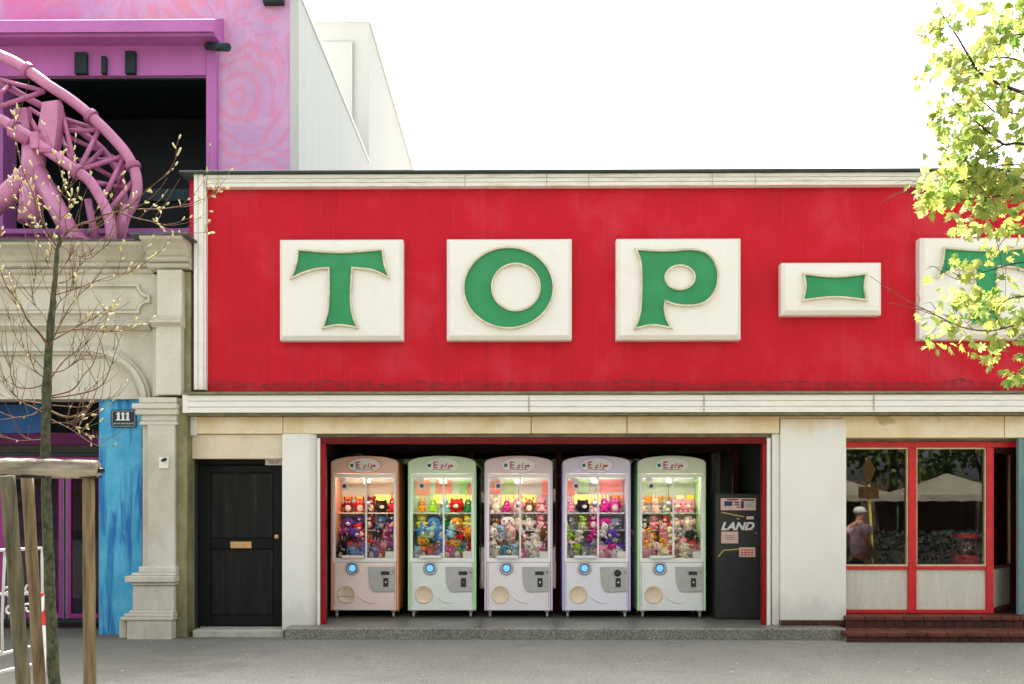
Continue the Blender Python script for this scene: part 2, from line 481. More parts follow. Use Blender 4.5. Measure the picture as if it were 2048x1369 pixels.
    c = t.mix(1.0, c, t.ramp(t.noise(t.pos(), 62, 3, 0.9), [(0.25, 0.86), (0.75, 1.06)]), 'MULTIPLY')
    t.color(c); M['blue'] = m
    # swirl mural
    m = newmat('swirl_mural', 0.7, 0.25); t = NT(m)
    warp = t.noise(t.pos((1, 0.01, 1)), 0.75, 4, 0.55, 1.2)
    v1 = t.new('ShaderNodeTexVoronoi', feature='F1'); v1.inputs['Scale'].default_value = 0.62; v1.inputs['Randomness'].default_value = 0.9
    t.l.new(t.pos((1, 0.01, 1)), v1.inputs['Vector'])
    ph = t.math('MULTIPLY_ADD', warp, 34.0, t.math('MULTIPLY', v1.outputs['Distance'], 46.0))
    ln = t.math('MULTIPLY_ADD', t.math('SINE', ph), 0.5, 0.5)
    ph2 = t.math('MULTIPLY_ADD', warp, -62.0, t.math('MULTIPLY', v1.outputs['Distance'], 26.0))
    ln2 = t.math('MULTIPLY_ADD', t.math('SINE', ph2), 0.5, 0.5)
    base = t.ramp(t.noise(t.pos((1, 0.01, 1)), 0.7, 4, 0.6, 0.5), [(0.3, S(190, 146, 192)), (0.5, S(208, 164, 204)), (0.7, S(216, 164, 188))])
    c = t.mix(t.ramp(ln, [(0.55, 0.0), (1.0, 0.48)]), base, S(228, 126, 152))
    c = t.mix(t.ramp(ln2, [(0.7, 0.0), (1.0, 0.22)]), c, S(170, 140, 190))
    c = t.mix(t.ramp(t.noise(t.pos((1, 0.01, 1)), 1.7, 5, 0.7, 1.2), [(0.5, 0.0), (0.75, 0.4)]), c, S(236, 150, 146))
    left = t.ramp(t.math('MULTIPLY_ADD', t.axis(0), -0.25, -1.35), [(0.0, 0.0), (0.3, 0.55)])
    c = t.mix(t.math('MULTIPLY', left, t.ramp(t.noise(t.pos((1, 0.01, 1)), 0.9, 4, 0.6), [(0.45, 0.0), (0.55, 1.0)])), c, S(216, 96, 160))
    c = t.mix(1.0, c, t.ramp(t.noise(t.pos(), 90, 2, 0.8), [(0.25, 0.88), (0.75, 1.06)]), 'MULTIPLY')
    t.color(c); M['swirl'] = m
    M['pinkpaint'] = pmat('pink_violet_paint', S(186, 112, 178), 0.6, 0.1, 2, (1,1,0.5), 0.08)
    M['pinkdark'] = pmat('violet_paint', S(160, 96, 158), 0.6, 0.12, 2, (1,1,0.5))
    M['whitewall'] = pmat('white_side_wall', (0.55, 0.555, 0.53), 0.8, 0.03, 1.2, (0.1, 2.2, 0.12), 0.05, grain=0.03)
    M['black_opening'] = pmat('dark_teal_opening', (0.006, 0.012, 0.013), 0.55, 0.4, 1.5)
    M['teal_band'] = pmat('dark_teal_band', (0.016, 0.034, 0.036), 0.5, 0.3, 2)
    M['steel'] = pmat('pink_track_paint', S(190, 120, 156), 0.38, 0.16, 3, spec=0.5, bump=0.04)
    M['steel2'] = pmat('pink_brace_paint', S(168, 92, 134), 0.42, 0.18, 3, spec=0.5)
    M['door'] = None
    m = newmat('dark_door_wood', 0.6, 0.15); t = NT(m)
    n = t.noise(t.pos((14, 14, 0.7)), 1.5, 6, 0.65)
    c = t.ramp(n, [(0.4, (0.009, 0.010, 0.010)), (0.58, (0.018, 0.017, 0.015)), (0.75, (0.055, 0.042, 0.034))])
    t.color(c); t.bump(n, 0.12); M['door'] = m
    M['doorframe'] = pmat('dark_green_frame', (0.008, 0.0095, 0.009), 0.6, 0.3, 4, spec=0.15)
    M['darkpost'] = pmat('dark_brown_post', (0.05, 0.045, 0.033), 0.7, 0.35, 6, (2,2,0.6))
    M['brass'] = pmat('brass', S(206, 160, 96), 0.4, 0.15, 12, metal=0.0, spec=0.6)
    M['paper'] = pmat('white_paper', (0.72, 0.68, 0.6), 0.8, 0.06, 12)
    M['pinkpaper'] = pmat('pale_pink_paper', S(226, 190, 176), 0.8, 0.08, 12)
    M['ink'] = pmat('red_print', S(196, 70, 60), 0.7, 0.1, 12)
    M['inkgrey'] = pmat('grey_print', S(150, 120, 120), 0.7, 0.1, 12)
    M['plate'] = pmat('navy_enamel', (0.006, 0.012, 0.03), 0.25, 0.2, 8, spec=0.5)
    M['enamel_white'] = pmat('white_enamel', (0.75, 0.77, 0.74), 0.3, 0.05, 8)
    M['enamel_line'] = pmat('pale_enamel_line', (0.25, 0.34, 0.33), 0.3, 0.1, 8)
    # wood
    def bark(name, a, b, st, sc, bump):
        m = newmat(name, 0.85, 0.2); t = NT(m)
        n = t.noise(t.pos(st), sc, 6, 0.68)
        t.color(t.ramp(n, [(0.3, a), (0.7, b)])); t.bump(n, bump, 0.02)
        return m
    M['stake'] = bark('stake_wood', S(62, 52, 36), S(132, 114, 84), (9, 9, 0.8), 3.0, 0.5)
    M['stake_dark'] = bark('grey_stake_wood', S(52, 50, 38), S(112, 104, 82), (9, 9, 0.8), 3.0, 0.5)
    M['log'] = bark('debarked_log', S(80, 72, 60), S(166, 156, 138), (0.9, 8, 8), 3.0, 0.35)
    M['trunk_green'] = bark('mossy_bark', S(24, 25, 17), S(92, 96, 72), (2, 2, 1.2), 22.0, 0.7)
    M['twig'] = bark('twig_bark', S(52, 38, 28), S(124, 94, 70), (3, 3, 3), 9.0, 0.3)
    M['bark'] = bark('dark_bark', (0.018, 0.016, 0.014), (0.06, 0.05, 0.04), (4, 4, 1), 8.0, 0.5)
    M['rubber'] = pmat('black_rubber_strap', (0.01, 0.01, 0.01), 0.6, 0.3, 8)
    # leaves
    def leaf(name, cols, trans):
        m = bpy.data.materials.new(name); m.use_nodes = True
        nt = m.node_tree; b = nt.nodes['Principled BSDF']; out = nt.nodes['Material Output']
        ge = nt.nodes.new('ShaderNodeNewGeometry'); cr = nt.nodes.new('ShaderNodeValToRGB')
        while len(cr.color_ramp.elements) < len(cols): cr.color_ramp.elements.new(0.5)
        for i, (e, c) in enumerate(zip(cr.color_ramp.elements, cols)):
            e.position = i/(len(cols)-1); e.color = (*c, 1)
        nt.links.new(ge.outputs['Random Per Island'], cr.inputs[0])
        nt.links.new(cr.outputs[0], b.inputs['Base Color'])
        b.inputs['Roughness'].default_value = 0.55; b.inputs['Specular IOR Level'].default_value = 0.3
        tl = nt.nodes.new('ShaderNodeBsdfTranslucent'); mx = nt.nodes.new('ShaderNodeMixShader'); mx.inputs[0].default_value = trans
        nt.links.new(cr.outputs[0], tl.inputs[0])
        nt.links.new(b.outputs[0], mx.inputs[1]); nt.links.new(tl.outputs[0], mx.inputs[2]); nt.links.new(mx.outputs[0], out.inputs[0])
        return m
    M['leaf'] = leaf('young_maple_leaf', [(0.19, 0.28, 0.05), (0.31, 0.38, 0.07), (0.4, 0.44, 0.13), (0.13, 0.25, 0.05), (0.44, 0.42, 0.1), (0.26, 0.36, 0.1)], 0.6)
    M['bud'] = leaf('pale_bud', [(0.55, 0.5, 0.24), (0.6, 0.55, 0.33), (0.48, 0.46, 0.2)], 0.35)
    M['farleaf'] = leaf('dark_tree_leaf', [(0.04, 0.07, 0.015), (0.07, 0.11, 0.02), (0.03, 0.05, 0.012), (0.1, 0.13, 0.03)], 0.3)
    M['glass'] = glassmat('window_glass', (0.92, 0.94, 0.93), ior=1.62)
    M['mglass'] = glassmat('machine_glass', (0.97, 0.98, 0.97), 0.4)
    M['dglass'] = glassmat('dark_door_glass', (0.35, 0.4, 0.45), 0.35)
    # machines
    M['mwhite'] = pmat('machine_white', (0.86, 0.85, 0.81), 0.35, 0.04, 4, spec=0.5, grain=0.03)
    M['mgrey'] = pmat('machine_grey_panel', (0.46, 0.45, 0.42), 0.4, 0.08, 8, spec=0.5)
    M['mring'] = pmat('button_ring', (0.10, 0.10, 0.10), 0.35, 0.1, 8, spec=0.5)
    M['chrome'] = pmat('brushed_metal', (0.5, 0.5, 0.48), 0.3, 0.1, 8, metal=0.7)
    M['mblue'] = emitmat('blue_button_lens', S(90, 150, 225), 0.35)
    M['black'] = pmat('black_plastic', (0.012, 0.012, 0.014), 0.35, 0.2, 8, spec=0.5)
    M['cream_hatch'] = pmat('cream_hatch', S(236, 214, 184), 0.4, 0.05, 8)
    M['caster'] = pmat('caster_metal', (0.34, 0.33, 0.28), 0.35, 0.2, 12, metal=0.3)
    M['led'] = emitmat('lit_led_tube', (1.0, 0.95, 0.84), 15.0)
    M['backpanel'] = pmat('ribbed_back_panel', S(196, 196, 180), 0.5, 0.15, 3)
    M['clover'] = pmat('teal_clover', S(40, 120, 110), 0.5, 0.1, 9)
    M['badge_red'] = pmat('badge_red_print', S(196, 84, 100), 0.5, 0.1, 9)
    M['badge_dark'] = pmat('badge_dark_print', S(96, 60, 60), 0.5, 0.1, 9)
    M['eye'] = pmat('toy_eye', (0.008, 0.008, 0.008), 0.2, 0.1, 9, spec=0.6)
    M['muzzle'] = pmat('toy_cream_plush', (0.7, 0.62, 0.48), 0.95, 0.1, 20, bump=0.3)
    m = newmat('toy_plush', 0.95, 0.1); t = NT(m)
    oi = t.new('ShaderNodeObjectInfo')
    t.color(t.mix(1.0, oi.outputs['Color'], t.ramp(t.noise(t.pos(), 40, 3, 0.7), [(0.25, 0.7), (0.75, 1.2)]), 'MULTIPLY'))
    t.bump(t.noise(t.pos(), 90, 3, 0.7), 0.5); M['plush'] = m
    M['change'] = pmat('charcoal_cabinet', (0.022, 0.022, 0.020), 0.5, 0.25, 5, spec=0.45)
    M['change2'] = pmat('black_cabinet_door', (0.012, 0.013, 0.013), 0.5, 0.25, 5, spec=0.45)
    M['yellowline'] = pmat('yellow_stripe', S(196, 180, 92), 0.5, 0.1, 8)
    M['lcd'] = pmat('blue_sticker', S(52, 66, 110), 0.4, 0.15, 8)
    M['white_text'] = pmat('white_lettering', (0.75, 0.74, 0.7), 0.5, 0.04, 8)
    M['purple'] = pmat('purple_frame', S(146, 30, 118), 0.4, 0.15, 5, spec=0.5)
    M['greyline'] = pmat('grey_frame_line', S(110, 118, 128), 0.4, 0.1, 5)
    M['bluepanel'] = pmat('blue_sign_panel', S(46, 92, 152), 0.5, 0.22, 4)
    M['plumpanel'] = pmat('plum_panel', S(92, 22, 74), 0.5, 0.2, 4)
    M['oliveband'] = pmat('dark_olive_beam', (0.03, 0.03, 0.018), 0.6, 0.3, 5)
    M['orange'] = pmat('orange_board', S(220, 120, 40), 0.6, 0.15, 5)
    M['barrier'] = pmat('white_barrier_paint', (0.45, 0.44, 0.41), 0.45, 0.1, 8, spec=0.4)
    M['tape_r'] = pmat('red_tape', S(222, 44, 40), 0.4, 0.08, 8)
    M['tape_w'] = pmat('white_tape', (0.76, 0.75, 0.74), 0.4, 0.05, 8)
    M['pipe'] = pmat('brown_ground_plank', S(160, 120, 90), 0.8, 0.2, 6)
    # things across the street
    M['tent'] = pmat('beige_canopy', (0.2, 0.18, 0.13), 0.85, 0.12, 1.5, bump=0.1)
    M['tentside'] = pmat('brown_tent_wall', (0.09, 0.062, 0.042), 0.9, 0.3, 1.2, (2, 2, 0.2))
    M['tentpole'] = pmat('green_tent_pole', (0.02, 0.05, 0.03), 0.5, 0.2, 5)
    M['poleyellow'] = pmat('yellow_post', S(208, 188, 84), 0.5, 0.12, 5)
    M['signorange'] = pmat('sign_face', S(84, 62, 36), 0.5, 0.25, 4)
    M['skin'] = pmat('skin', S(196, 140, 112), 0.55, 0.08, 12)
    M['shirt'] = None
    m = newmat('pink_patterned_shirt', 0.85, 0.15); t = NT(m)
    vo = t.new('ShaderNodeTexVoronoi'); vo.inputs['Scale'].default_value = 14; t.l.new(t.pos(), vo.inputs['Vector'])
    t.color(t.ramp(t.noise(t.pos(), 9, 3, 0.5, 1.0), [(0.4, S(246, 214, 226)), (0.55, S(238, 186, 206)), (0.7, S(170, 150, 160))])); M['shirt'] = m
    M['trousers'] = pmat('dark_green_trousers', (0.03, 0.04, 0.035), 0.9, 0.2, 12)
    M['cap_white'] = pmat('white_cap', (0.76, 0.75, 0.72), 0.8, 0.04, 12)
    M['shoe'] = pmat('dark_shoe', (0.02, 0.02, 0.02), 0.6, 0.2, 12)
    M['gum_red'] = pmat('red_vending_plastic', S(232, 40, 48), 0.3, 0.1, 8, spec=0.5)
make_materials()

# ------------------------------------------------------------------ ground
g = G(); g.add([(-220,-220,0),(220,-220,0),(220,260,0),(-220,260,0)], [(0,1,2,3)])
ground = tag(g.obj('ground', M['asphalt']), kind='structure')

# ------------------------------------------------------------------ the red arcade building
HP = 0.136                                   # height of the terrazzo slab
arc = thing('arcade_building', (0,0,0), 'long single-storey arcade building with red painted upper facade and white ribbed trims', 'building')
XL = X(376); XF0, XF1 = X(393), X(416)
XR = 15.0
ZT = Z(352); ZB = Z(780)
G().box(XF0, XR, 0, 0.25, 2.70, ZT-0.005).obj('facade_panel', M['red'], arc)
G().box(XL, XF0, 0.06, 0.28, 2.70, ZT-0.02).obj('side_strip', M['red_side'], arc)
G().box(XL+0.02, XR, 0.30, 9.0, ZT-0.25, ZT-0.06).obj('roof', M['cap'], arc)
G().box(XL+0.02, XL+0.22, 0.30, 9.0, 0, ZT-0.26).obj('side_wall', M['cream'], arc)
G().box(XL+0.24, XR, 8.8, 9.0, 0, ZT-0.26).obj('rear_wall', M['cream'], arc)
G().box(X(366), XR, -0.17, 0.5, ZT-0.004, ZT+0.02).obj('roof_flashing', M['cap'], arc, bevel=0.006)
# top ribbed band
zb = Z(378)
def ribbed(zlo, zhi, yback, yfront, n, depth=0.016):
    h = (zhi - zlo)/n
    pr = [(yback, zlo), ]
    for i in range(n):
        a = zlo + i*h
        pr += [(yfront, a+h*0.0), (yfront, a+h*0.82), (yfront+depth, a+h*0.88), (yfront+depth, a+h*0.97)]
    pr += [(yback, zhi)]
    return pr
top = G().profx(ribbed(zb, ZT-0.006, -0.002, -0.11, 3), XF1, XR).obj('top_band', M['trim'], arc)
for px in (1092, 1175, 1420, 1505, 930):
    G().box(X(px), X(px)+0.012, -0.1135, -0.105, zb-0.01, ZT-0.02).obj('band_joint', M['groove'], top)
# left vertical frame
fw = XF1 - XF0
pr = [(XF0, -0.002), (XF0, -0.10), (XF0+fw*0.30, -0.10), (XF0+fw*0.34, -0.085), (XF0+fw*0.40, -0.085), (XF0+fw*0.44, -0.105), (XF0+fw*0.80, -0.105), (XF0+fw*0.82, -0.07), (XF1-0.002, -0.07), (XF1-0.002, -0.002)]
G().profz(pr, Z(781), ZT-0.006).obj('left_frame', M['trim_clean'], arc)
# lower band with ledge
YB = -0.24
zb0, zb1 = Z(825, YB), Z(789, YB)
xb0 = X(365, YB)
low = G().profx(ribbed(zb0, zb1, 0.0, YB, 3, 0.018), X(377, YB), XR).obj('lower_band', M['trim_clean'], arc)
G().box(xb0, X(377, YB)-0.001, YB-0.004, 0.0, zb0-0.004, zb1+0.01).obj('band_end', M['trim_clean'], low, bevel=0.004)
G().profx([(-0.001, zb1+0.006), (YB-0.03, zb1+0.002), (YB-0.03, zb1+0.022), (-0.11, zb1+0.05), (-0.001, zb1+0.058)], xb0+0.01, XR).obj('drip_ledge', M['ledge'], low)
for px in (1056, 1406, 1746):
    G().box(X(px, YB), X(px, YB)+0.02, YB-0.006, YB+0.01, zb0+0.01, zb1-0.01).obj('band_joint', M['groove'], low)
G().box(xb0+0.05, XR, YB+0.04, -0.003, zb0-0.03, zb0-0.005).obj('soffit_strip', M['ledge'], low)
# lintels (grooves between the plates are real gaps)
ZL0, ZL1 = Z(868), zb0 - 0.032
segs = [(385, 566), (568, 1061), (1063, 1252), (1254, 1556)]
for a, b in segs:
    G().box(X(a), X(b)+0.004, -0.045, 0.26, ZL0, ZL1).obj('lintel_plate', M['lintel'], arc, bevel=0.005)
for a, b in [(1682, 2004), (2006, 2330), (2332, 2700)]:
    G().box(X(a), X(b)+0.004, -0.045, 0.26, Z(877), ZL1).obj('lintel_plate', M['lintel'], arc, bevel=0.005)
G().box(X(385), XR, 0.02, 0.24, ZL0+0.02, ZL1+0.2).obj('lintel_core', M['lintel'], arc)
G().box(X(376), X(397), -0.07, -0.046, Z(870)-0.01, ZL1).obj('bracket_plate', M['trim'], arc, bevel=0.006)
# over the door
G().box(X(384), X(566), 0.0, 0.3, Z(918)+0.004, ZL0-0.006).obj('door_head_wall', M['cream'], arc)
# columns
colL = G().profz([(X(566), 0.5), (X(566), -0.05), (X(625)-0.03, -0.05), (X(633), 0.02), (X(633), 0.5)], 0.08, ZL0-0.003).obj('column', M['plaster'], arc, bevel=0.006)
colR = G().box(X(1559), X(1690), -0.047, 0.55, HP+0.062, ZL1-0.028).obj('column', M['plaster'], arc, bevel=0.008)
G().box(X(1544), X(1559)-0.002, 0.0, 0.55, HP+0.001, ZL0-0.003).obj('column_return', M['plaster'], arc, bevel=0.006)
G().box(X(1556), X(1682), -0.02, 0.2, ZL1-0.026, ZL1).obj('column_cap', M['lintel'], arc)
# tile skirting under the right column
xs = X(1560); wt = 0.118
k = 0
G().box(X(1559)+0.004, X(1690), -0.035, 0.5, HP+0.002, HP+0.060).obj('skirting_core', M['grout'], arc)
while xs < X(1690) - 0.02:
    G().box(xs+0.005, min(xs+wt-0.005, X(1690)+0.005), -0.047, -0.03, HP+0.004, HP+0.0605).obj('tile', M['tile'], colR, bevel=0.003)
    xs += wt
# terrazzo slab in sections
YS = -0.37
edges = [570, 960, 1112, 1400, 1692]
for a, b in zip(edges, edges[1:]):
    G().profx([(3.6, -0.1), (YS, -0.1), (YS, HP-0.012), (YS+0.012, HP), (3.6, HP)], X(a, YS)+0.002, X(b, YS)-0.002).obj('terrazzo_slab', M['terrazzo'], arc)
# door threshold
G().box(X(388, -0.1), X(570, -0.1)-0.004, -0.16, 0.6, -0.05, 0.085).obj('threshold', M['threshold'], arc, bevel=0.012)
# door
YD = 0.2
dx0, dx1 = X(397, YD), X(566, YD)
dz0, dz1 = 0.10, Z(931, YD)
dr = G().box(dx0, dx1, YD+0.035, YD+0.07, dz0, dz1).obj('door', M['door'], arc)
def drect(a, b, c_, d):
    return X(a, YD), X(b, YD), Z(d, YD), Z(c_, YD)
for nm, r in (('stile', (397, 421, 931, 1252)), ('stile', (547, 566, 931, 1252)), ('rail', (421, 547, 931, 946)), ('rail', (421, 547, 1078, 1098)), ('rail', (421, 547, 1232, 1252))):
    a, b, c_, d = drect(*r)
    G().box(a+0.001, b-0.001, YD, YD+0.034, max(c_, dz0)+0.001, d-0.001).obj(nm, M['doorframe'], dr, bevel=0.006)
for r in ((421, 547, 946, 1078), (421, 547, 1098, 1232)):
    a, b, c_, d = drect(*r)
    n = 1
    for i in range(n):
        u0 = a + 0.012 + (b-a-0.024)*i/n; u1 = a + 0.012 + (b-a-0.024)*(i+1)/n
        G().box(u0+0.0015, u1-0.0015, YD+0.016, YD+0.034, c_+0.012, d-0.012).obj('door_panel', M['door'], dr, bevel=0.003)
a, b, c_, d = drect(461, 503, 1084, 1097)
G().box(a, b, YD-0.006, YD-0.0005, c_, d).obj('letter_slot', M['brass'], dr, bevel=0.002)
G().lathe((X(555, YD), YD, Z(1074, YD)), [(0.012, 0.0), (0.012, -0.03), (0.028, -0.035), (0.03, -0.055), (0.018, -0.07), (0.002, -0.072)], 14, 'y').obj('knob', M['brass'], dr)
G().box(X(395, YD), X(566, YD), YD-0.01, YD+0.08, Z(930, YD)+0.003, Z(919, YD)).obj('door_head', M['doorframe'], arc, bevel=0.005)
G().box(X(374, YD), X(396, YD), YD-0.12, YD+0.1, 0.08, Z(917, YD)).obj('door_post', M['darkpost'], arc, bevel=0.01)
pl = G().box(X(531, YD-0.02), X(565, YD-0.02), YD-0.03, YD-0.012, Z(930.5, YD-0.02), Z(919, YD-0.02)).obj('name_plate', M['paper'], arc)
for i, (u0, u1, zz) in enumerate([(535, 548, 923), (537, 556, 926.5), (551, 560, 923)]):
    G().box(X(u0, YD-0.03), X(u1, YD-0.03), YD-0.0315, YD-0.0302, Z(zz+0.8, YD-0.03), Z(zz-0.8, YD-0.03)).obj('print_line', M['inkgrey'], pl)
# ---- alcove
YA = 1.75
ax0, ax1 = X(633), X(1544)
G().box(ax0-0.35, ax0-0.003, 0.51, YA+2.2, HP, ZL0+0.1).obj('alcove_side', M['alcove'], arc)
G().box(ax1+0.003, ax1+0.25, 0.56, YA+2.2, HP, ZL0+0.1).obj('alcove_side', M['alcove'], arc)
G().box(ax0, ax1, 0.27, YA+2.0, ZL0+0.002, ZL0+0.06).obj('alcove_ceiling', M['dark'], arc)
# frame of the opening
zf = Z(888)
G().box(X(641), X(1533), -0.004, 0.08, zf, Z(875)).obj('red_header', M['redframe_dark'], arc, bevel=0.004)
G().box(ax0, ax1-0.002, 0.02, 0.10, Z(875)+0.002, ZL0-0.003).obj('shadow_gap', M['ledge'], arc)
G().box(X(642), X(651), -0.006, 0.10, HP, zf-0.001).obj('red_jamb', M['redjamb'], arc, bevel=0.004)
G().box(X(1525), X(1532), -0.006, 0.10, HP, zf-0.001).obj('red_jamb', M['redjamb'], arc, bevel=0.004)
G().box(X(635), X(641), -0.03, 0.10, HP, Z(877)).obj('cream_jamb', M['trim_clean'], arc, bevel=0.004)
G().box(X(1533), X(1540), -0.03, 0.10, HP, Z(877)).obj('cream_jamb', M['trim_clean'], arc, bevel=0.004)
# storefront behind the machines
front = G().box(ax0, ax1, YA, YA+0.1, Z(905, YA), ZL0).obj('storefront_beam', M['maroon'], arc)
posts = [650, 770, 940, 1118, 1290, 1472, 1520]
for px in posts:
    G().box(X(px, YA)-0.035, X(px, YA)+0.035, YA, YA+0.1, HP, Z(905, YA)-0.002).obj('storefront_post', M['redframe_dark'], arc, bevel=0.005)
for a, b in zip(posts, posts[1:]):
    if b == 1520: break
    G().box(X(a, YA)+0.036, X(b, YA)-0.036, YA+0.04, YA+0.05, HP+0.3, Z(905, YA)-0.004).obj('pane', M['glass'], arc)
    G().box(X(a, YA)+0.036, X(b, YA)-0.036, YA+0.01, YA+0.09, HP+0.002, HP+0.29).obj('kick_panel', M['maroon'], arc)
G().box(X(1480, YA), ax1, YA+0.02, YA+0.09, HP+0.002, Z(905, YA)-0.004).obj('green_panel', M['alcove'], arc)
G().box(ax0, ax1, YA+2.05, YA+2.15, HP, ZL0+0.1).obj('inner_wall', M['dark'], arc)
# ---- right window front
YW = 0.17
wz_top, wz_sill = Z(885, YW), Z(1226, YW)
x_end = X(2034, YW)
def wbox(nm, a, b, p0, p1, y0, y1, mat, par=None, bev=0.004):
    return G().box(X(a, YW), X(b, YW), YW+y0, YW+y1, Z(p1, YW), Z(p0, YW)).obj(nm, mat, par or arc, bevel=bev)
win = wbox('window_header', 1689, 2034, 885, 896, -0.03, 0.07, M['redframe'])
wbox('window_gap', 1690, 2034, 877.5, 884.8, 0.0, 0.06, M['ledge'])
wbox('mullion', 1815, 1831, 896.2, 1226, -0.035, 0.07, M['redframe'])
wbox('mullion', 1971, 1985, 896.2, 1226, -0.035, 0.07, M['redframe'])
for a, b in ((1689, 1815), (1831, 1971)):
    wbox('middle_rail', a+.1, b-.1, 1132.5, 1139, -0.025, 0.07, M['redframe'])
    wbox('bottom_rail', a+.1, b-.1, 1219, 1226, -0.032, 0.07, M['redframe'])
    wbox('lower_panel', a+.1, b-.1, 1139.2, 1218.8, 0.0, 0.05, M['panel'], None, 0.002)
    pn = wbox('pane', a+3, b-3, 898, 1130, 0.02, 0.03, M['glass'], None, 0)
    for (u0, u1, q0, q1) in ((a+.2, b-.2, 896.4, 899.5), (a+.2, b-.2, 1129, 1132.3), (a+.2, a+2.6, 899.6, 1128.9), (b-2.6, b-.2, 899.6, 1128.9)):
        wbox('glazing_bead', u0, u1, q0, q1, -0.018, 0.018, M['bead'], pn, 0.002)
# angled entrance bay: recedes from the second mullion
pA = Vector((X(1985, YW), YW, 0)); pB = Vector((X(2033, YW)-0.02, YW+0.75, 0))
pB.x = X(2026, pB.y)
def angled(nm, f0, f1, z0, z1, th, mat, bev=0.0, off=0.0):
    d = (pB-pA); n = Vector((d.y, -d.x, 0)).normalized()
    a = pA + d*f0 + n*off; b = pA + d*f1 + n*off
    q = [a, b, b - n*th, a - n*th]
    gg = G(); gg.profz([(p.x, p.y) for p in q], z0, z1)
    return gg.obj(nm, mat, arc, bevel=bev)
zr0, zr1 = Z(1139, YW), Z(1132.5, YW)
angled('bay_top_rail', 0.02, 0.97, Z(905, YW), Z(885, YW)-0.003, 0.05, M['redframe_dark'], 0.003)
angled('bay_middle_rail', 0.02, 0.97, zr0, zr1, 0.05, M['redframe_dark'], 0.003)
angled('bay_bottom_rail', 0.02, 0.97, wz_sill, wz_sill+0.06, 0.05, M['redframe_dark'], 0.003)
angled('bay_panel', 0.04, 0.88, wz_sill+0.062, zr0-0.002, 0.03, M['panel'], 0, -0.01)
angled('pane', 0.04, 0.88, zr1+0.003, Z(905, YW)-0.003, 0.008, M['glass'], 0, -0.02)
angled('bay_post', 0.88, 1.0, wz_sill, Z(886, YW), 0.07, M['redframe_dark'], 0.004, 0.005)
angled('glazing_bead', 0.855, 0.878, zr1+0.003, Z(905, YW)-0.003, 0.02, M['bead'], 0, -0.002)
angled('glazing_bead', 0.50, 0.515, zr1+0.003, Z(905, YW)-0.003, 0.02, M['teal'], 0, -0.03)
# door leaf further in and the post on the right
G().box(pB.x+0.01, pB.x+1.0, pB.y+0.02, pB.y+0.06, wz_sill, Z(886, YW)).obj('inner_door', M['redframe_dark'], arc)
G().profz([(X(2035, 0.0), 0.03), (X(2035, 0.0), -0.03), (X(2041, 0.0), -0.03), (X(2041.5, 0.0), -0.02), (X(2056, 0.0), -0.02), (X(2056, 0.0), 0.03)], wz_sill+0.002, Z(877)-0.002).obj('entrance_post', M['teal'], arc)
G().box(X(2057, 0.0), XR, 0.05, 0.15, wz_sill+0.01, Z(877)).obj('right_wall', M['cream'], arc)
# shop interior behind the window
ix0, ix1 = X(1690)-0.3, XR
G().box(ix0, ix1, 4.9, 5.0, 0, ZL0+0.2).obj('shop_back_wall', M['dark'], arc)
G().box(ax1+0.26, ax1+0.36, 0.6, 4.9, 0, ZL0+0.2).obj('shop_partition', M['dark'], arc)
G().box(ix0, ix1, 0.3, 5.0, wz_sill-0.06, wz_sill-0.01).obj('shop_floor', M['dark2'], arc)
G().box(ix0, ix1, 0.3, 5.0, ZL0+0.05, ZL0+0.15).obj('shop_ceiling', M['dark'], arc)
# ---- brown tiled entrance steps: every nosing and riser tile is a piece
st = G().box(X(1692, -0.5)+0.004, XR, -0.55, 0.4, -0.05, 0.115).obj('entrance_steps', M['grout'], arc)
zt2 = wz_sill - 0.004
G().box(X(1690)+0.004, XR, -0.10, 0.6, 0.1, zt2-0.02).obj('step_core', M['grout'], st)
def row(nm, x0, x1, w, y0, y1, z0, z1, mat, gap, bev):
    x = x0; base = None
    while x < x1:
        if base is None:
            base = G().box(gap/2, w-gap/2, y0, y1, z0, z1).mesh(nm, mat)
        o = bpy.data.objects.new(nm, base); COL.objects.link(o); o.parent = st
        o.location = (x, 0, 0.0015*rnd.uniform(-1, 1))
        b = o.modifiers.new('bevel', 'BEVEL'); b.width = bev; b.segments = 2
        x += w
row('nosing_tile', X(1691, -0.13), 7.2, 0.232, -0.135, 0.17, zt2-0.058, zt2, M['nosing'], 0.004, 0.012)
row('riser_tile', X(1690, -0.1), 7.2, 0.118, -0.118, -0.08, 0.117, zt2-0.062, M['tile'], 0.010, 0.003)
row('nosing_tile', X(1693, -0.58), 7.2, 0.232, -0.585, -0.12, 0.062, 0.118, M['nosing'], 0.004, 0.012)
row('riser_tile', X(1693, -0.56), 7.2, 0.118, -0.565, -0.54, -0.01, 0.060, M['tile'], 0.008, 0.003)

# ------------------------------------------------------------------ letter signs
def smooth_poly(segments, y):
    pts = []
    for s_ in segments:
        q = catmull(s_, 6) if len(s_) > 2 else list(s_)
        pts += q[:-1]
    return [(X(a, y), Z(b, y)) for a, b in pts]
def offset(pts, d):
    n = len(pts); out = []
    area = sum(pts[i][0]*pts[(i+1)%n][1]-pts[(i+1)%n][0]*pts[i][1] for i in range(n))
    sg = 1 if area > 0 else -1
    for i in range(n):
        a, b, c_ = Vector(pts[i-1]), Vector(pts[i]), Vector(pts[(i+1)%n])
        e1 = (b-a); e2 = (c_-b)
        if e1.length < 1e-7 or e2.length < 1e-7: out.append(tuple(b)); continue
        e1.normalize(); e2.normalize()
        n1 = Vector((e1.y, -e1.x))*sg; n2 = Vector((e2.y, -e2.x))*sg
        m_ = n1+n2
        k_ = 1.0/max(0.35, 1+n1.dot(n2)) if m_.length > 1e-6 else 0
        out.append(tuple(b + m_*d*k_))
    return out
YSB = -0.17
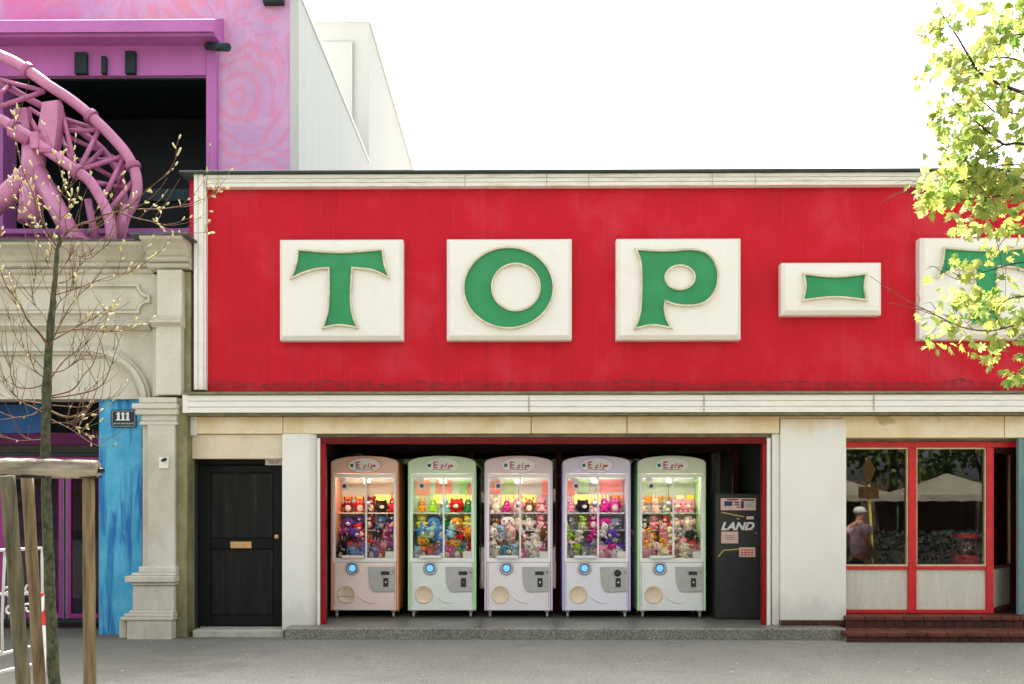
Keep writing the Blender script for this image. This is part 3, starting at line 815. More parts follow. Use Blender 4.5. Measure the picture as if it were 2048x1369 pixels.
def sign(label, px0, py0, px1, py1, build):
    x0, x1, z0, z1 = X(px0, YSB), X(px1, YSB), Z(py1, YSB), Z(py0, YSB)
    t_ = thing('letter_sign', ((x0+x1)/2, 0, z0), label, 'sign', None)
    ch = 0.045
    g = G()
    a = [(x0,z0),(x1,z0),(x1,z1),(x0,z1)]
    i_ = [(x0+ch,z0+ch*1.2),(x1-ch,z0+ch*1.2),(x1-ch,z1-ch*0.7),(x0+ch,z1-ch*0.7)]
    v = [(x,-0.003,z) for x,z in a]+[(x,YSB+0.045,z) for x,z in a]+[(x,YSB,z) for x,z in i_]
    f = [(3,2,1,0),(8,9,10,11)]
    for k_ in range(4):
        j = (k_+1) % 4
        f += [(k_,j,4+j,4+k_), (4+k_,4+j,8+j,8+k_)]
    g.add(v, f).obj('sign_box', M['signbox'], t_, bevel=0.008)
    build(t_)
    return t_
def letter(t_, outer, hole=None, nm='letter'):
    g = G()
    if hole is None: g.prism(outer, YSB-0.012, YSB+0.01)
    else: g.ring(outer, hole, YSB-0.012, YSB+0.01)
    o = g.obj(nm, M['green'], t_)
    r = G().ring(outer, offset(outer, 0.021), YSB-0.048, YSB+0.005)
    r.obj('letter_rim', M['rim'], o)
    if hole is not None:
        G().ring(offset(hole, -0.019), hole, YSB-0.048, YSB+0.005).obj('counter_rim', M['rim'], o)
YLt = YSB
def shape_T(dx=0.0):
    def k(*p): return [(a+dx, b) for a, b in p]
    return smooth_poly([k((599,502),(680,507.5),(764,502)), k((764,502),(768.5,532),(777,554.5)), k((777,554.5),(760,545),(738,538),(704,535)),
        k((704,535),(701.5,570),(701,604),(704,629),(712.5,654)), k((712.5,654),(680,649),(649,654)), k((649,654),(657,628),(660,602),(660.5,570),(660.3,535)),
        k((660.3,535),(632,537.5),(608,544.5),(586,554.5)), k((586,554.5),(594.5,532),(599,502))], YLt)
def ell(cx, cy, rx, ry, n=56):
    return [(X(cx+rx*math.cos(2*math.pi*i/n), YLt), Z(cy-ry*math.sin(2*math.pi*i/n), YLt)) for i in range(n)]
def p_outer():
    a = [(1274,503),(1308,505.5),(1340,505.5),(1380,503)]
    bowl = [(1380,503),(1407,508),(1426,526),(1433.5,553),(1428,582),(1410,604),(1384,611.5),(1352,610),(1329,602)]
    return smooth_poly([a, bowl, [(1329,602),(1326.5,618),(1330,638),(1338.5,655.5)], [(1338.5,655.5),(1304,650.5),(1272,656.5)],
        [(1272,656.5),(1281,628),(1283.5,590),(1283.5,545),(1281,522),(1274,503)]], YLt)
sign('white sign box with a green letter T, leftmost on the red facade', 558, 477, 806, 680, lambda t_: letter(t_, shape_T()))
sign('white sign box with a green round letter O on the red facade', 893, 477, 1144, 680, lambda t_: letter(t_, ell(1017,577,88,79), ell(1031.8,576,49.6,48.4)))
def buildP(t_):
    out = p_outer(); n = len(out)
    hole = ell(1359, 557.5, 31, 25.5, n)
    # match ring start points: both walk clockwise from upper left
    cx, cz = X(1359, YLt), Z(557.5, YLt)
    g = G()
    o = None
    bm = bmesh.new()
    def loop(pts, y):
        vs_ = [bm.verts.new((x, y, z)) for x, z in pts]
        es = [bm.edges.new((vs_[i], vs_[(i+1) % len(vs_)])) for i in range(len(vs_))]
        return vs_, es
    v1, e1 = loop(out, YSB-0.012); v2, e2 = loop(hole, YSB-0.012)
    bmesh.ops.triangle_fill(bm, use_beauty=True, edges=e1+e2)
    bm.verts.index_update()
    g.add([tuple(v.co) for v in bm.verts], [[v.index for v in f.verts] for f in bm.faces])
    bm.free()
    o = g.obj('letter', M['green'], t_)
    G().ring(out, offset(out, 0.021), YSB-0.048, YSB+0.005).obj('letter_rim', M['rim'], o)
    G().ring(offset(hole, -0.019), hole, YSB-0.048, YSB+0.005).obj('counter_rim', M['rim'], o)
sign('white sign box with a green letter P on the red facade', 1233, 477, 1483, 680, buildP)
sign('small low white sign box with a green dash, right of the letter P', 1564, 526, 1765, 631,
     lambda t_: letter(t_, smooth_poly([[(1608,553),(1668,558.5),(1728.5,553)], [(1728.5,553),(1725.5,577),(1729.5,601.5)], [(1729.5,601.5),(1668,595.5),(1606.5,601.5)], [(1606.5,601.5),(1611,577),(1608,553)]], YLt), None, 'dash'))
sign('white sign box with a green letter T half hidden by maple leaves at the right', 1842, 477, 2092, 680, lambda t_: letter(t_, shape_T(1888-599)))

# ------------------------------------------------------------------ stone portal building on the left
sto = thing('portal_building', (-6.5, 0, 0), 'grey stone portal building with pilaster, panelled frieze and shallow arch beside the red arcade', 'building')
XSL = -12.0
YP = -0.20
# wall field and parapet
zc_top = Z(492, -0.1)
zopen = Z(797)                                  # bottom of the tympanum = top of opening
G().box(XSL, X(372), 0.05, 0.35, zopen, Z(545)).obj('upper_wall', M['stone'], sto)
G().box(XSL, X(372), 0.36, 2.45, zc_top-0.5, zc_top-0.12).obj('parapet_roof', M['flashing'], sto)
G().box(X(364), X(374), 0.12, 6.0, 0, zc_top-0.1).obj('party_wall', M['moss'], sto)
# cornice, along the wall and breaking forward over the pilaster
def cornice(dy, zoff):
    z = lambda p: Z(p) + zoff
    return [(0.05, z(545)), (-0.02-dy, z(545)), (-0.05-dy, z(543)), (-0.07-dy, z(539)), (-0.05-dy, z(535.5)), (-0.02-dy, z(534)), (-0.09-dy, z(532)), (-0.11-dy, z(528)), (-0.09-dy, z(524)), (-0.05-dy, z(522)),
            (-0.07-dy, z(519)), (-0.12-dy, z(512)), (-0.22-dy, z(503)), (-0.30-dy, z(498)), (-0.32-dy, z(493)), (0.05, z(493))]
G().profx(cornice(-0.05, 0), XSL, X(293, -0.2)).obj('cornice', M['stone'], sto)
G().box(XSL, X(275, -0.2), -0.29, 0.4, Z(492.6), Z(489.6)).obj('cornice_flashing', M['flashing'], sto)
G().profx([(y, z+0.02) for y, z in cornice(0.13, 0)], X(293, -0.2)+0.002, X(377, -0.2)).obj('pilaster_cornice', M['stone'], sto)
G().box(X(270, -0.3), X(384, -0.3), -0.48, 0.38, Z(489.3), Z(485.6)).obj('pilaster_flashing', M['flashing'], sto)
# frieze: bed and raised frame with notched corner
fz0, fz1 = Z(625), Z(566)
def notched(x0, x1, z0, z1, r):
    pts = [(x0, z0), (x1-r, z0)]
    for i in range(1, 7):
        a = math.pi - (math.pi/2)*i/6.0
        pts.append((x1 - r*0.0 + r*math.cos(math.pi/2+ (math.pi/2)*(i/6.0))*1.0, z0 + r - r*math.sin(math.pi/2 + (math.pi/2)*(i/6.0)) ))
    pts = [(x0, z0), (x1-r, z0), (x1-r, z0+r*0.35), (x1-r*0.75, z0+r*0.75), (x1-r*0.35, z0+r), (x1, z0+r), (x1, z1-r), (x1-r*0.35, z1-r), (x1-r*0.75, z1-r*0.75), (x1-r, z1-r*0.35), (x1-r, z1), (x0, z1)]
    return pts
no = notched(XSL+1, X(299), fz0, fz1, 0.13)
G().ring(no, offset(no, -0.03), 0.0, 0.052).obj('frieze_frame', M['stone'], sto)
no2 = offset(no, -0.05)
G().prism(no2, 0.040, 0.052).obj('frieze_panel', M['stone'], sto)
# string course below the frieze
strc = lambda dy: [(0.05, Z(659)), (0.01-dy, Z(659)), (-0.04-dy, Z(655)), (-0.08-dy, Z(652)), (-0.08-dy, Z(648)), (-0.04-dy, Z(646)), (-0.05-dy, Z(642)), (0.01-dy, Z(639)), (0.05, Z(639))]
G().profx(strc(0), XSL, X(301)).obj('string_course', M['stone'], sto)
G().profx(strc(0.2), X(303, -0.2), X(364, -0.2)).obj('string_course', M['stone'], sto)
# arch mouldings (basket arch) and tympanum
def arch(off):
    pts = []
    xr = X(301) - off; zt_ = Z(688) - off
    rx, rz = X(301)-X(172), Z(688)-Z(800)
    for i in range(15):
        a = (math.pi/2)*i/14
        pts.append((X(172) + (rx-off)*math.cos(a), Z(800) + (rz-off)*math.sin(a)))
    pts.append((XSL, zt_))
    return pts
for k_, (o0, o1, yf) in enumerate(((0.0, 0.035, -0.01), (0.036, 0.09, -0.06), (0.091, 0.125, -0.02))):
    A, B = arch(o0), arch(o1)
    n = len(A); g = G()
    v = [(x,yf,z) for x,z in A]+[(x,yf,z) for x,z in B]+[(x,0.06,z) for x,z in A]+[(x,0.06,z) for x,z in B]
    f = []
    for i in range(n-1):
        f += [(i,i+1,n+i+1,n+i), (i,2*n+i,2*n+i+1,i+1), (n+i,n+i+1,3*n+i+1,3*n+i)]
    f += [(0,n,3*n,2*n)]
    g.add(v, f).obj('arch_moulding', M['stone'], sto)
tp = arch(0.127)
tp = tp + [(XSL, zopen), (tp[0][0], zopen)]
# pilaster: upper shaft, lower shaft, backing, capital, base
pil = G().box(X(311, YP), X(362, YP), YP, 0.12, Z(793), Z(640)).obj('pilaster', M['stone'], sto, bevel=0.01)
G().box(X(313, YP), X(363, YP), YP+0.012, 0.12, Z(640), Z(545)).obj('upper_shaft', M['stone'], pil, bevel=0.01)
G().box(X(298, YP), X(353, YP), YP-0.06, 0.12, Z(1135), Z(850)).obj('lower_shaft', M['stone'], pil, bevel=0.01)
G().box(X(283, YP), X(298, YP)-0.001, YP+0.03, 0.2, Z(1135), Z(850)).obj('backing_strip', M['stone'], pil, bevel=0.006)
G().box(X(296, YP), X(311, YP)-0.001, YP+0.15, 0.2, Z(793), Z(659)).obj('backing_strip', M['stone'], pil, bevel=0.006)
G().box(X(353, YP)+0.001, X(374, YP), YP+0.0, 0.32, 0, Z(800)).obj('pilaster_side', M['moss'], pil, bevel=0.006)
G().box(X(362, YP)+0.001, X(375, YP), YP+0.12, 0.32, Z(798), Z(545)).obj('pilaster_side', M['moss'], pil, bevel=0.006)
def block(nm, rows, mat=M['stone']):
    # rows: (px_left, px_right, py_bottom, py_top, y_front)
    for a, b, p0, p1, yf in rows:
        G().box(X(a, yf), X(b, yf), yf, 0.14, Z(p0, yf), Z(p1, yf)-0.0015).obj(nm, mat, pil, bevel=0.012, seg=3)
block('capital', [(277, 353, 806, 794, -0.24), (263, 354, 817, 806, -0.30), (270, 355, 829, 817, -0.28), (282, 353, 842, 829, -0.24), (279, 354, 850, 842, -0.27)])
block('base', [(277, 352, 1147, 1134, -0.29), (262, 351, 1153, 1147, -0.32), (249, 350, 1166, 1153, -0.35), (262, 350, 1172, 1166, -0.31), (265, 348, 1222, 1172, -0.28),
               (258, 347, 1229, 1222, -0.31), (247, 346, 1236, 1229, -0.35), (240, 345, 1243, 1236, -0.37), (253, 343, 1288, 1243, -0.36)])
G().box(X(238, -0.30), X(253, -0.30), -0.30, 0.14, 0, Z(1243, -0.3)).obj('base', M['stone'], pil, bevel=0.012)
G().prism([(a, b) for a, b in tp], 0.032, 0.06).obj('tympanum', M['stone'], sto)
# blue painted reveal wall
G().box(X(198, 0.1), X(284, 0.1), 0.1, 0.4, 0.0, zopen-0.002).obj('blue_wall', M['blue'], sto)
# doorway interior
YI = 0.7
G().box(XSL, X(198, YI)+0.3, 2.6, 2.7, 0, zopen).obj('foyer_back_wall', M['dark'], sto)
G().box(XSL, X(284, 0.1), 0.42, 2.6, zopen+0.002, zopen+0.06).obj('foyer_ceiling', M['dark'], sto)
def ibox(nm, a, b, p0, p1, y0, y1, mat, bev=0.004, par=None):
    return G().box(X(a, YI), X(b, YI), YI+y0, YI+y1, Z(p1, YI), Z(p0, YI)).obj(nm, mat, par or sto, bevel=bev)
ibox('header_panel', -60, 200, 800, 862, 0.2, 0.25, M['dark'])
g = G()
bx0, bx1, bz0, bz1 = X(-220, YI), X(84, YI), Z(866, YI), Z(790, YI)
pts = [(bx0, bz1), (bx0, bz0), (bx1-0.06, bz0)] + [(bx1-0.06+0.06*math.sin(a), bz0+0.06-0.06*math.cos(a)) for a in [math.pi/2*i/5 for i in range(1, 6)]] + [(bx1, bz1)]
g.prism(pts, YI-0.02, YI+0.02).obj('blue_sign_panel', M['bluepanel'], sto)
ibox('plum_panel', -220, 200, 866.5, 890, 0.0, 0.06, M['plumpanel'])
ibox('olive_beam', -220, 200, 891, 906, -0.05, 0.05, M['oliveband'])
ibox('teal_strip', -220, 200, 907, 912, -0.03, 0.05, M['teal_band'])
ibox('purple_rail', -220, 200, 915, 919, -0.01, 0.05, M['purple'])
for a, b in ((-120, 8), (18, 125), (134, 205)):
    d0 = ibox('glazed_door', a, a+8, 919.5, 1238, 0.0, 0.05, M['purple'], 0.003)
    ibox('door_stile', b-8, b, 919.5, 1238, 0.0, 0.05, M['purple'], 0.003, d0)
    ibox('door_rail', a+8.1, b-8.1, 1229, 1238, 0.0, 0.05, M['purple'], 0.003, d0)
    ibox('door_rail', a+8.1, b-8.1, 919.5, 926, 0.0, 0.05, M['purple'], 0.003, d0)
    ibox('grey_line', a-2.5, a-0.2, 919.5, 1240, 0.005, 0.04, M['greyline'], 0, d0)
    ibox('grey_line', b+0.2, b+2.5, 919.5, 1240, 0.005, 0.04, M['greyline'], 0, d0)
    ibox('pane', a+8.2, b-8.2, 926.2, 1228.8, 0.02, 0.03, M['dglass'], 0, d0)
ibox('door_sill', -220, 205, 1240.5, 1247, -0.02, 0.08, M['teal_band'])
# bright boards hung inside the foyer, seen through the door panes
for i, (a, b, p0, p1, mt) in enumerate(((66, 82, 962, 974, 'orange'), (30, 38, 960, 985, 'teal'), (100, 108, 960, 975, 'teal'), (28, 48, 1004, 1020, 'orange'), (70, 100, 1046, 1052, 'orange'), (140, 160, 985, 992, 'orange'), (136, 168, 1062, 1090, 'bluepanel'), (90, 115, 1120, 1160, 'bluepanel'))):
    G().box(X(a, 1.6), X(b, 1.6), 1.6, 1.63, Z(p1, 1.6), Z(p0, 1.6)).obj('wall_board', M[mt], sto)
# house number plate
hx0, hx1, hz0, hz1 = X(221.5, 0.08), X(272.5, 0.08), Z(855, 0.08), Z(819, 0.08)
hp = thing('house_number_plate', ((hx0+hx1)/2, 0.1, hz0), 'navy enamel house number plate reading 111 on the blue painted wall', 'sign')
def rrect(x0, x1, z0, z1, r, n=4):
    p = []
    for cx, cz, a0 in ((x1-r, z1-r, 0), (x0+r, z1-r, 90), (x0+r, z0+r, 180), (x1-r, z0+r, 270)):
        for i in range(n+1):
            a = R(a0+90*i/n); p.append((cx+r*math.cos(a), cz+r*math.sin(a)))
    return p
G().prism(rrect(hx0, hx1, hz0, hz1, 0.03), 0.083, 0.099).obj('plate', M['plate'], hp)
G().ring(rrect(hx0+0.013, hx1-0.013, hz0+0.013, hz1-0.013, 0.022), rrect(hx0+0.021, hx1-0.021, hz0+0.021, hz1-0.021, 0.018), 0.0805, 0.084).obj('border_line', M['enamel_line'], hp)
for k_ in range(3):
    cx = X(236.5 + k_*9.3, 0.08); zb_, zt_ = Z(840.5, 0.08), Z(824.5, 0.08); w_ = 0.0165
    pts = [(cx-0.03, zb_), (cx+0.03, zb_), (cx+0.03, zb_+0.008), (cx+w_, zb_+0.016), (cx+w_, zt_), (cx-0.004, zt_), (cx-0.026, zt_-0.016), (cx-0.026, zt_-0.024), (cx-w_+0.004, zt_-0.02), (cx-w_+0.004, zb_+0.016), (cx-0.03, zb_+0.008)]
    G().prism(pts, 0.0795, 0.083).obj('digit', M['enamel_white'], hp)
for u0, u1 in ((227, 233), (234.5, 240), (241.5, 249), (250.5, 256), (257.5, 261), (262, 267)):
    G().box(X(u0, 0.08), X(u1, 0.08), 0.080, 0.083, Z(848, 0.08), Z(845.2, 0.08)).obj('small_letters', M['enamel_line'], hp)
# small camera box on the pilaster
cb = thing('door_camera', (X(327, -0.27), -0.26, Z(938, -0.27)), 'small pale box with a black lens fixed to the stone pilaster', 'camera')
G().box(X(318, -0.28), X(337, -0.28), -0.285, -0.262, Z(937, -0.28), Z(914, -0.28)).obj('housing', M['trim_clean'], cb, bevel=0.004)
G().tube([P(324, 921.5, -0.288), P(331, 918.5, -0.33)], [0.016, 0.02], 12).obj('lens', M['black'], cb)

# ------------------------------------------------------------------ pink mural building behind
YK = 2.5
rid = thing('mural_building', (-8, YK, 0), 'tall building with pink swirl mural, dark opening and plain white side wall', 'building')
xk = X(598, YK); xq = X(580, YK); ztop = Z(-14, YK)
XKL = -16.0
ox0, ox1 = X(6, YK), X(416, YK)
oz0, oz1 = Z(460, YK), Z(153, YK)
G().box(ox1, xq, YK, YK+0.4, 0, ztop).obj('mural_wall', M['swirl'], rid)
G().box(XKL, ox1-0.001, YK, YK+0.4, oz1, ztop).obj('mural_wall', M['swirl'], rid)
G().box(XKL, ox1-0.001, YK, YK+0.4, 0, oz0).obj('mural_wall', M['swirl'], rid)
G().box(XKL, ox0, YK, YK+0.4, oz0+0.001, oz1-0.001).obj('mural_wall', M['pinkdark'], rid)
G().box(xq+0.001, xk, YK-0.01, YK+0.4, 0, ztop+0.02).obj('corner_strip', M['whitewall'], rid)
G().box(xk-0.5, xk-0.002, YK+0.402, 9.6, 0, ztop).obj('side_wall', M['whitewall'], rid)
G().box(XKL, xk+0.015, YK+0.1, 9.6, ztop, ztop+0.06).obj('side_flashing', M['trim_clean'], rid)
G().box(XKL, xk-0.002, 9.602, 19.4, 0, Z(38, 9.6, 738)-0.08).obj('rear_block', M['whitewall'], rid)
G().box(XKL, xk+0.03, 9.56, 19.45, Z(38, 9.6, 738)-0.078, Z(38, 9.6, 738)).obj('rear_flashing', M['trim_clean'], rid)
G().box(xk-1.0, xk-0.35, 9.50, 9.6, 0, Z(88, 9.6, 738)).obj('stair_panel', M['whitewall'], rid)
for yy in (3.1, 4.9):
    G().box(xk-0.003, xk+0.003, yy, yy+0.02, 3, ztop-0.02).obj('panel_joint', M['trim_clean'], rid)
# opening: jambs, lintel, sill, dark room
G().box(ox1+0.001, X(437, YK), YK-0.10, YK-0.002, oz0-0.1, Z(92, YK)).obj('jamb', M['pinkpaint'], rid, bevel=0.01)
G().box(X(-60, YK), ox1-0.002, YK-0.08, YK-0.002, oz1+0.002, Z(92, YK)).obj('lintel', M['pinkpaint'], rid, bevel=0.01)
G().box(X(-60, YK), X(437, YK), YK-0.14, YK-0.002, Z(470, YK), oz0-0.001).obj('sill', M['pinkdark'], rid, bevel=0.01)
G().profx([(YK-0.003, Z(35, YK)), (YK-0.55, Z(36, YK-0.55)), (YK-0.55, Z(60, YK-0.55)), (YK-0.45, Z(64, YK-0.45)), (YK-0.42, Z(70, YK-0.42)), (YK-0.12, Z(88, YK-0.1)), (YK-0.003, Z(91, YK))], XKL, X(432, YK-0.4)).obj('cornice', M['pinkpaint'], rid)
G().box(XKL, ox1+0.2, YK+1.6, YK+1.7, oz0-0.3, oz1+0.3).obj('room_back', M['black_opening'], rid)
G().box(XKL, ox1+0.2, YK+0.402, YK+1.59, oz1+0.02, oz1+0.1).obj('room_ceiling', M['black_opening'], rid)
G().box(XKL, ox1+0.2, YK+0.402, YK+1.59, oz0-0.2, oz0-0.02).obj('room_floor', M['black_opening'], rid)
G().box(ox0, ox1-0.002, YK+0.004, YK+0.4, oz1-0.03, oz1-0.002).obj('opening_soffit', M['black_opening'], rid)
G().box(ox1+0.05, ox1+0.15, YK+0.402, YK+1.59, oz0, oz1).obj('room_side', M['black_opening'], rid)
G().box(X(290, YK+0.3), ox1-0.01, YK+0.2, YK+0.3, Z(404, YK+0.3), Z(380, YK+0.3)).obj('teal_band', M['teal_band'], rid)
for a, b, p0 in ((158, 182, 110), (211, 220, 118), (258, 278, 108)):
    G().box(X(a, YK), X(b, YK), YK-0.16, YK-0.082, oz1+0.003, Z(p0, YK)).obj('hanger_bracket', M['teal_band'], rid, bevel=0.006)
G().box(X(529, YK), X(570, YK), YK-0.12, YK-0.002, Z(11, YK), Z(-16, YK)).obj('wall_box', M['teal_band'], rid, bevel=0.01)
cc = thing('security_camera', tuple(P(432, 95, YK-0.15)), 'dark security camera on the pink cornice end of the mural building', 'camera')
G().tube([P(415, 93, YK-0.2), P(455, 95, YK-0.55)], [0.055, 0.06], 12).obj('body', M['teal_band'], cc)
G().tube([P(425, 90, YK-0.3), P(434, 100, YK-0.05)], 0.03, 8).obj('bracket', M['teal_band'], cc)

# ------------------------------------------------------------------ roller coaster track
trk = thing('coaster_track', tuple(P(120, 488, 1.2)), 'pink steel tube coaster track curving over the stone portal on thick supports', 'coaster track')
def T(p, y): return P(p[0], p[1], y)
outer = [(-70,86),(-30,98),(0,112),(36,129),(72,153),(97,171),(133,194),(166,219),(197,247),(222,272),(249,303),(266,333),(273,358),(273,384),(264,410),(250,436),(238,486)]
inner = [(-70,205),(-30,222),(0,239),(28,255),(64,278),(92,300),(125,322),(155,344),(178,361),(196,388),(212,419),(220,447),(223,486)]
back = [(-70,140),(0,166),(53,196),(110,228),(160,262),(205,300),(234,340),(247,380),(246,420),(236,455),(230,486)]
YO, YN, YBk = 1.15, 0.85, 1.65
def path3(pts, y, wob=0.0): return [T(p, y) for p in catmull(pts, 4)]
G().tube(path3(outer, YO), 0.072, 14).obj('rail', M['steel'], trk)
G().tube(path3(inner, YN), 0.07, 14).obj('rail', M['steel'], trk)
G().tube(path3(back, YBk), 0.05, 12).obj('rail', M['steel2'], trk)
for pts_, y_, idx in ((outer, YO, (14, 30, 44)), (inner, YN, (12, 28))):
    q_ = path3(pts_, y_)
    for k_ in idx:
        d_ = (q_[k_+1]-q_[k_]).normalized()
        G().tube([q_[k_]-d_*.035, q_[k_]+d_*.035], .102, 16).obj('flange', M['steel2'], trk, bevel=.006)
br = [((89,183),YO,(0,214),YN),((0,160),YBk,(84,182),YO),((114,233),YBk,(197,261),YO),((111,262),YN+.3,(191,261),YO),((198,261),YO,(159,338),YN),((119,203),YO,(152,338),YN),
      ((139,275),YBk,(232,318),YBk),((163,340),YN,(246,313),YO),((160,321),YBk,(232,320),YO),((246,316),YO,(205,402),YN),((194,366),YN,(258,378),YBk),((266,362),YO,(216,424),YN),((190,335),YBk,(243,365),YBk),
      ((60,218),YBk,(95,240),YN+.2),((248,330),YO,(232,402),YBk),((118,262),YBk,(142,318),YN),((52,222),YBk,(75,262),YN),((20,170),YBk,(0,190),YN+.2),((205,300),YBk,(160,345),YN)]
for a, ya, b, yb in br:
    G().tube([T(a, ya), T(b, yb)], 0.033, 8).obj('brace', M['steel2'], trk)
def plate(nm, pts, y, th):
    return G().prism([(X(a, y), Z(b, y)) for a, b in pts], y, y+th).obj(nm, M['steel'], trk, bevel=0.008)
plate('bracket_plate', [(84,200),(114,196),(115,240),(108,288),(104,302),(78,288),(74,258)], YN+0.04, 0.2)
plate('bracket_plate', [(27,212),(52,210),(60,262),(34,266)], YN+0.22, 0.16)
G().box(X(60, YN-.1), X(75, YN-.1), YN-0.1, YN+0.14, Z(293, YN-.1), Z(259, YN-.1)).obj('clamp_block', M['steel'], trk, bevel=0.012)
G().box(X(76, YN-.1), X(104, YN-.1), YN-0.09, YN+0.10, Z(300, YN-.1), Z(291, YN-.1)).obj('clamp_flange', M['steel2'], trk, bevel=0.006)
G().tube([P(22, 262, YN), P(62, 284, YN)], 0.085, 12).obj('track_joint', M['steel2'], trk)
def support(a, b, w, y0, y1):
    s_ = FPX/(DIST+y0)
    G().tube([T(a, y0), T(b, y1)], w/2/s_, 16).obj('support', M['steel'], trk)
support((69,292), (64,372), 46, YN+0.1, YN+0.1)
support((66,360), (58,446), 44, YN+0.1, YN+0.05)
support((72,338), (150,484), 36, YN+0.1, YN-0.15)
support((56,350), (-40,440), 40, YN+0.1, YN+0.1)
support((176,400), (192,486), 15, YN+.25, YN+.25)
support((250,410), (238,486), 15, YO-.1, YO-.1)
support((230,486), (226,430), 12, YBk, YBk)
G().lathe(P(152, 478, YN-0.15), [(0.2, -0.05), (0.2, 0.0), (0.13, 0.01), (0.12, 0.06)], 18).obj('foot_flange', M['steel2'], trk)

# ------------------------------------------------------------------ plush toys (few meshes shared, tinted per toy)
def toy_bear():
    g = G()
    g.ball((0,0,0.055), (0.055,0.047,0.058), 12, 8); g.ball((0,-0.006,0.135), (0.05,0.045,0.045), 12, 8)
    for s in (-1, 1):
        g.ball((s*0.038,0.002,0.172), (0.02,0.012,0.02), 8, 6); g.ball((s*0.052,-0.03,0.072), (0.018,0.034,0.018), 8, 6)
        g.ball((s*0.036,-0.052,0.022), (0.022,0.034,0.022), 8, 6); g.ball((s*0.019,-0.046,0.146), 0.0075, 8, 6, 2)
    g.ball((0,-0.045,0.125), (0.022,0.014,0.017), 8, 6, 1); g.ball((0,-0.059,0.131), 0.006, 6, 5, 2); g.ball((0,-0.035,0.052), (0.034,0.02,0.038), 8, 6, 1)
    return g
def toy_bunny():
    g = G()
    g.ball((0,0,0.05), (0.048,0.043,0.052), 12, 8); g.ball((0,-0.004,0.122), (0.043,0.04,0.04), 12, 8)
    for s in (-1, 1):
        g.ball((s*0.02,0.004,0.183), (0.012,0.009,0.04), 8, 6); g.ball((s*0.02,-0.004,0.183), (0.006,0.004,0.03), 6, 5, 1)
        g.ball((s*0.034,-0.045,0.018), (0.02,0.034,0.018), 8, 6); g.ball((s*0.044,-0.02,0.068), (0.015,0.028,0.015), 8, 6); g.ball((s*0.017,-0.039,0.13), 0.0065, 8, 6, 2)
    g.ball((0,-0.038,0.113), (0.016,0.01,0.012), 8, 6, 1)
    return g
def toy_round():
    g = G()
    g.ball((0,0,0.075), (0.082,0.072,0.075), 14, 9)
    for s in (-1, 1):
        g.ball((s*0.05,0,0.135), (0.02,0.014,0.024), 8, 6); g.ball((s*0.028,-0.066,0.095), 0.009, 8, 6, 2); g.ball((s*0.078,-0.012,0.06), (0.02,0.016,0.016), 8, 6)
        g.ball((s*0.036,-0.045,0.012), (0.025,0.03,0.016), 8, 6)
    g.ball((0,-0.066,0.07), (0.03,0.016,0.022), 8, 6, 1)
    return g
def toy_monster():
    g = G()
    g.ball((0,0,0.085), (0.06,0.05,0.085), 12, 9); g.ball((0,-0.03,0.06), (0.04,0.026,0.05), 10, 7, 1)
    for s in (-1, 1):
        g.ball((s*0.045,0,0.175), (0.011,0.011,0.026), 8, 6); g.ball((s*0.02,-0.044,0.132), 0.013, 8, 6, 1); g.ball((s*0.02,-0.055,0.132), 0.0065, 8, 6, 2)
        g.ball((s*0.068,-0.012,0.09), (0.015,0.017,0.034), 8, 6); g.ball((s*0.034,-0.03,0.014), (0.024,0.036,0.015), 8, 6)
    return g
TOYS = [('plush_bear', 'bear', toy_bear()), ('plush_bunny', 'bunny', toy_bunny()), ('plush_ball_animal', 'ball-shaped animal', toy_round()), ('plush_monster', 'horned monster', toy_monster())]
TOYM = [g.mesh(n, [M['plush'], M['muzzle'], M['eye']]) for n, w, g in TOYS]
CN = {'red': S(206,38,36), 'dark red': S(132,24,40), 'purple': S(124,50,130), 'violet': S(92,62,150), 'navy': S(36,44,92), 'blue': S(84,130,200), 'pale blue': S(160,196,220),
      'magenta': S(206,46,140), 'pink': S(232,142,160), 'pale pink': S(236,188,184), 'orange': S(232,142,44), 'yellow': S(236,204,72), 'lime': S(160,196,48), 'green': S(60,130,70),
      'grey': S(132,134,142), 'white': S(226,222,214), 'black': S(34,34,40), 'brown': S(132,86,52), 'cream': S(228,208,170), 'teal': S(50,130,140)}
def toy(ki, cname, loc, rz, tilt, sc, where):
    nm, word, _ = TOYS[ki]
    o = bpy.data.objects.new(nm, TOYM[ki]); COL.objects.link(o)
    o.location = loc; o.rotation_euler = (tilt[0], tilt[1], rz); o.scale = (sc, sc, sc)
    o.color = (*CN[cname], 1.0)
    tag(o, '%s plush %s, %s' % (cname, word, where), 'plush toy', 'plush prizes in the claw machines')
ORD = ['first', 'second', 'third', 'fourth', 'fifth', 'sixth', 'seventh']

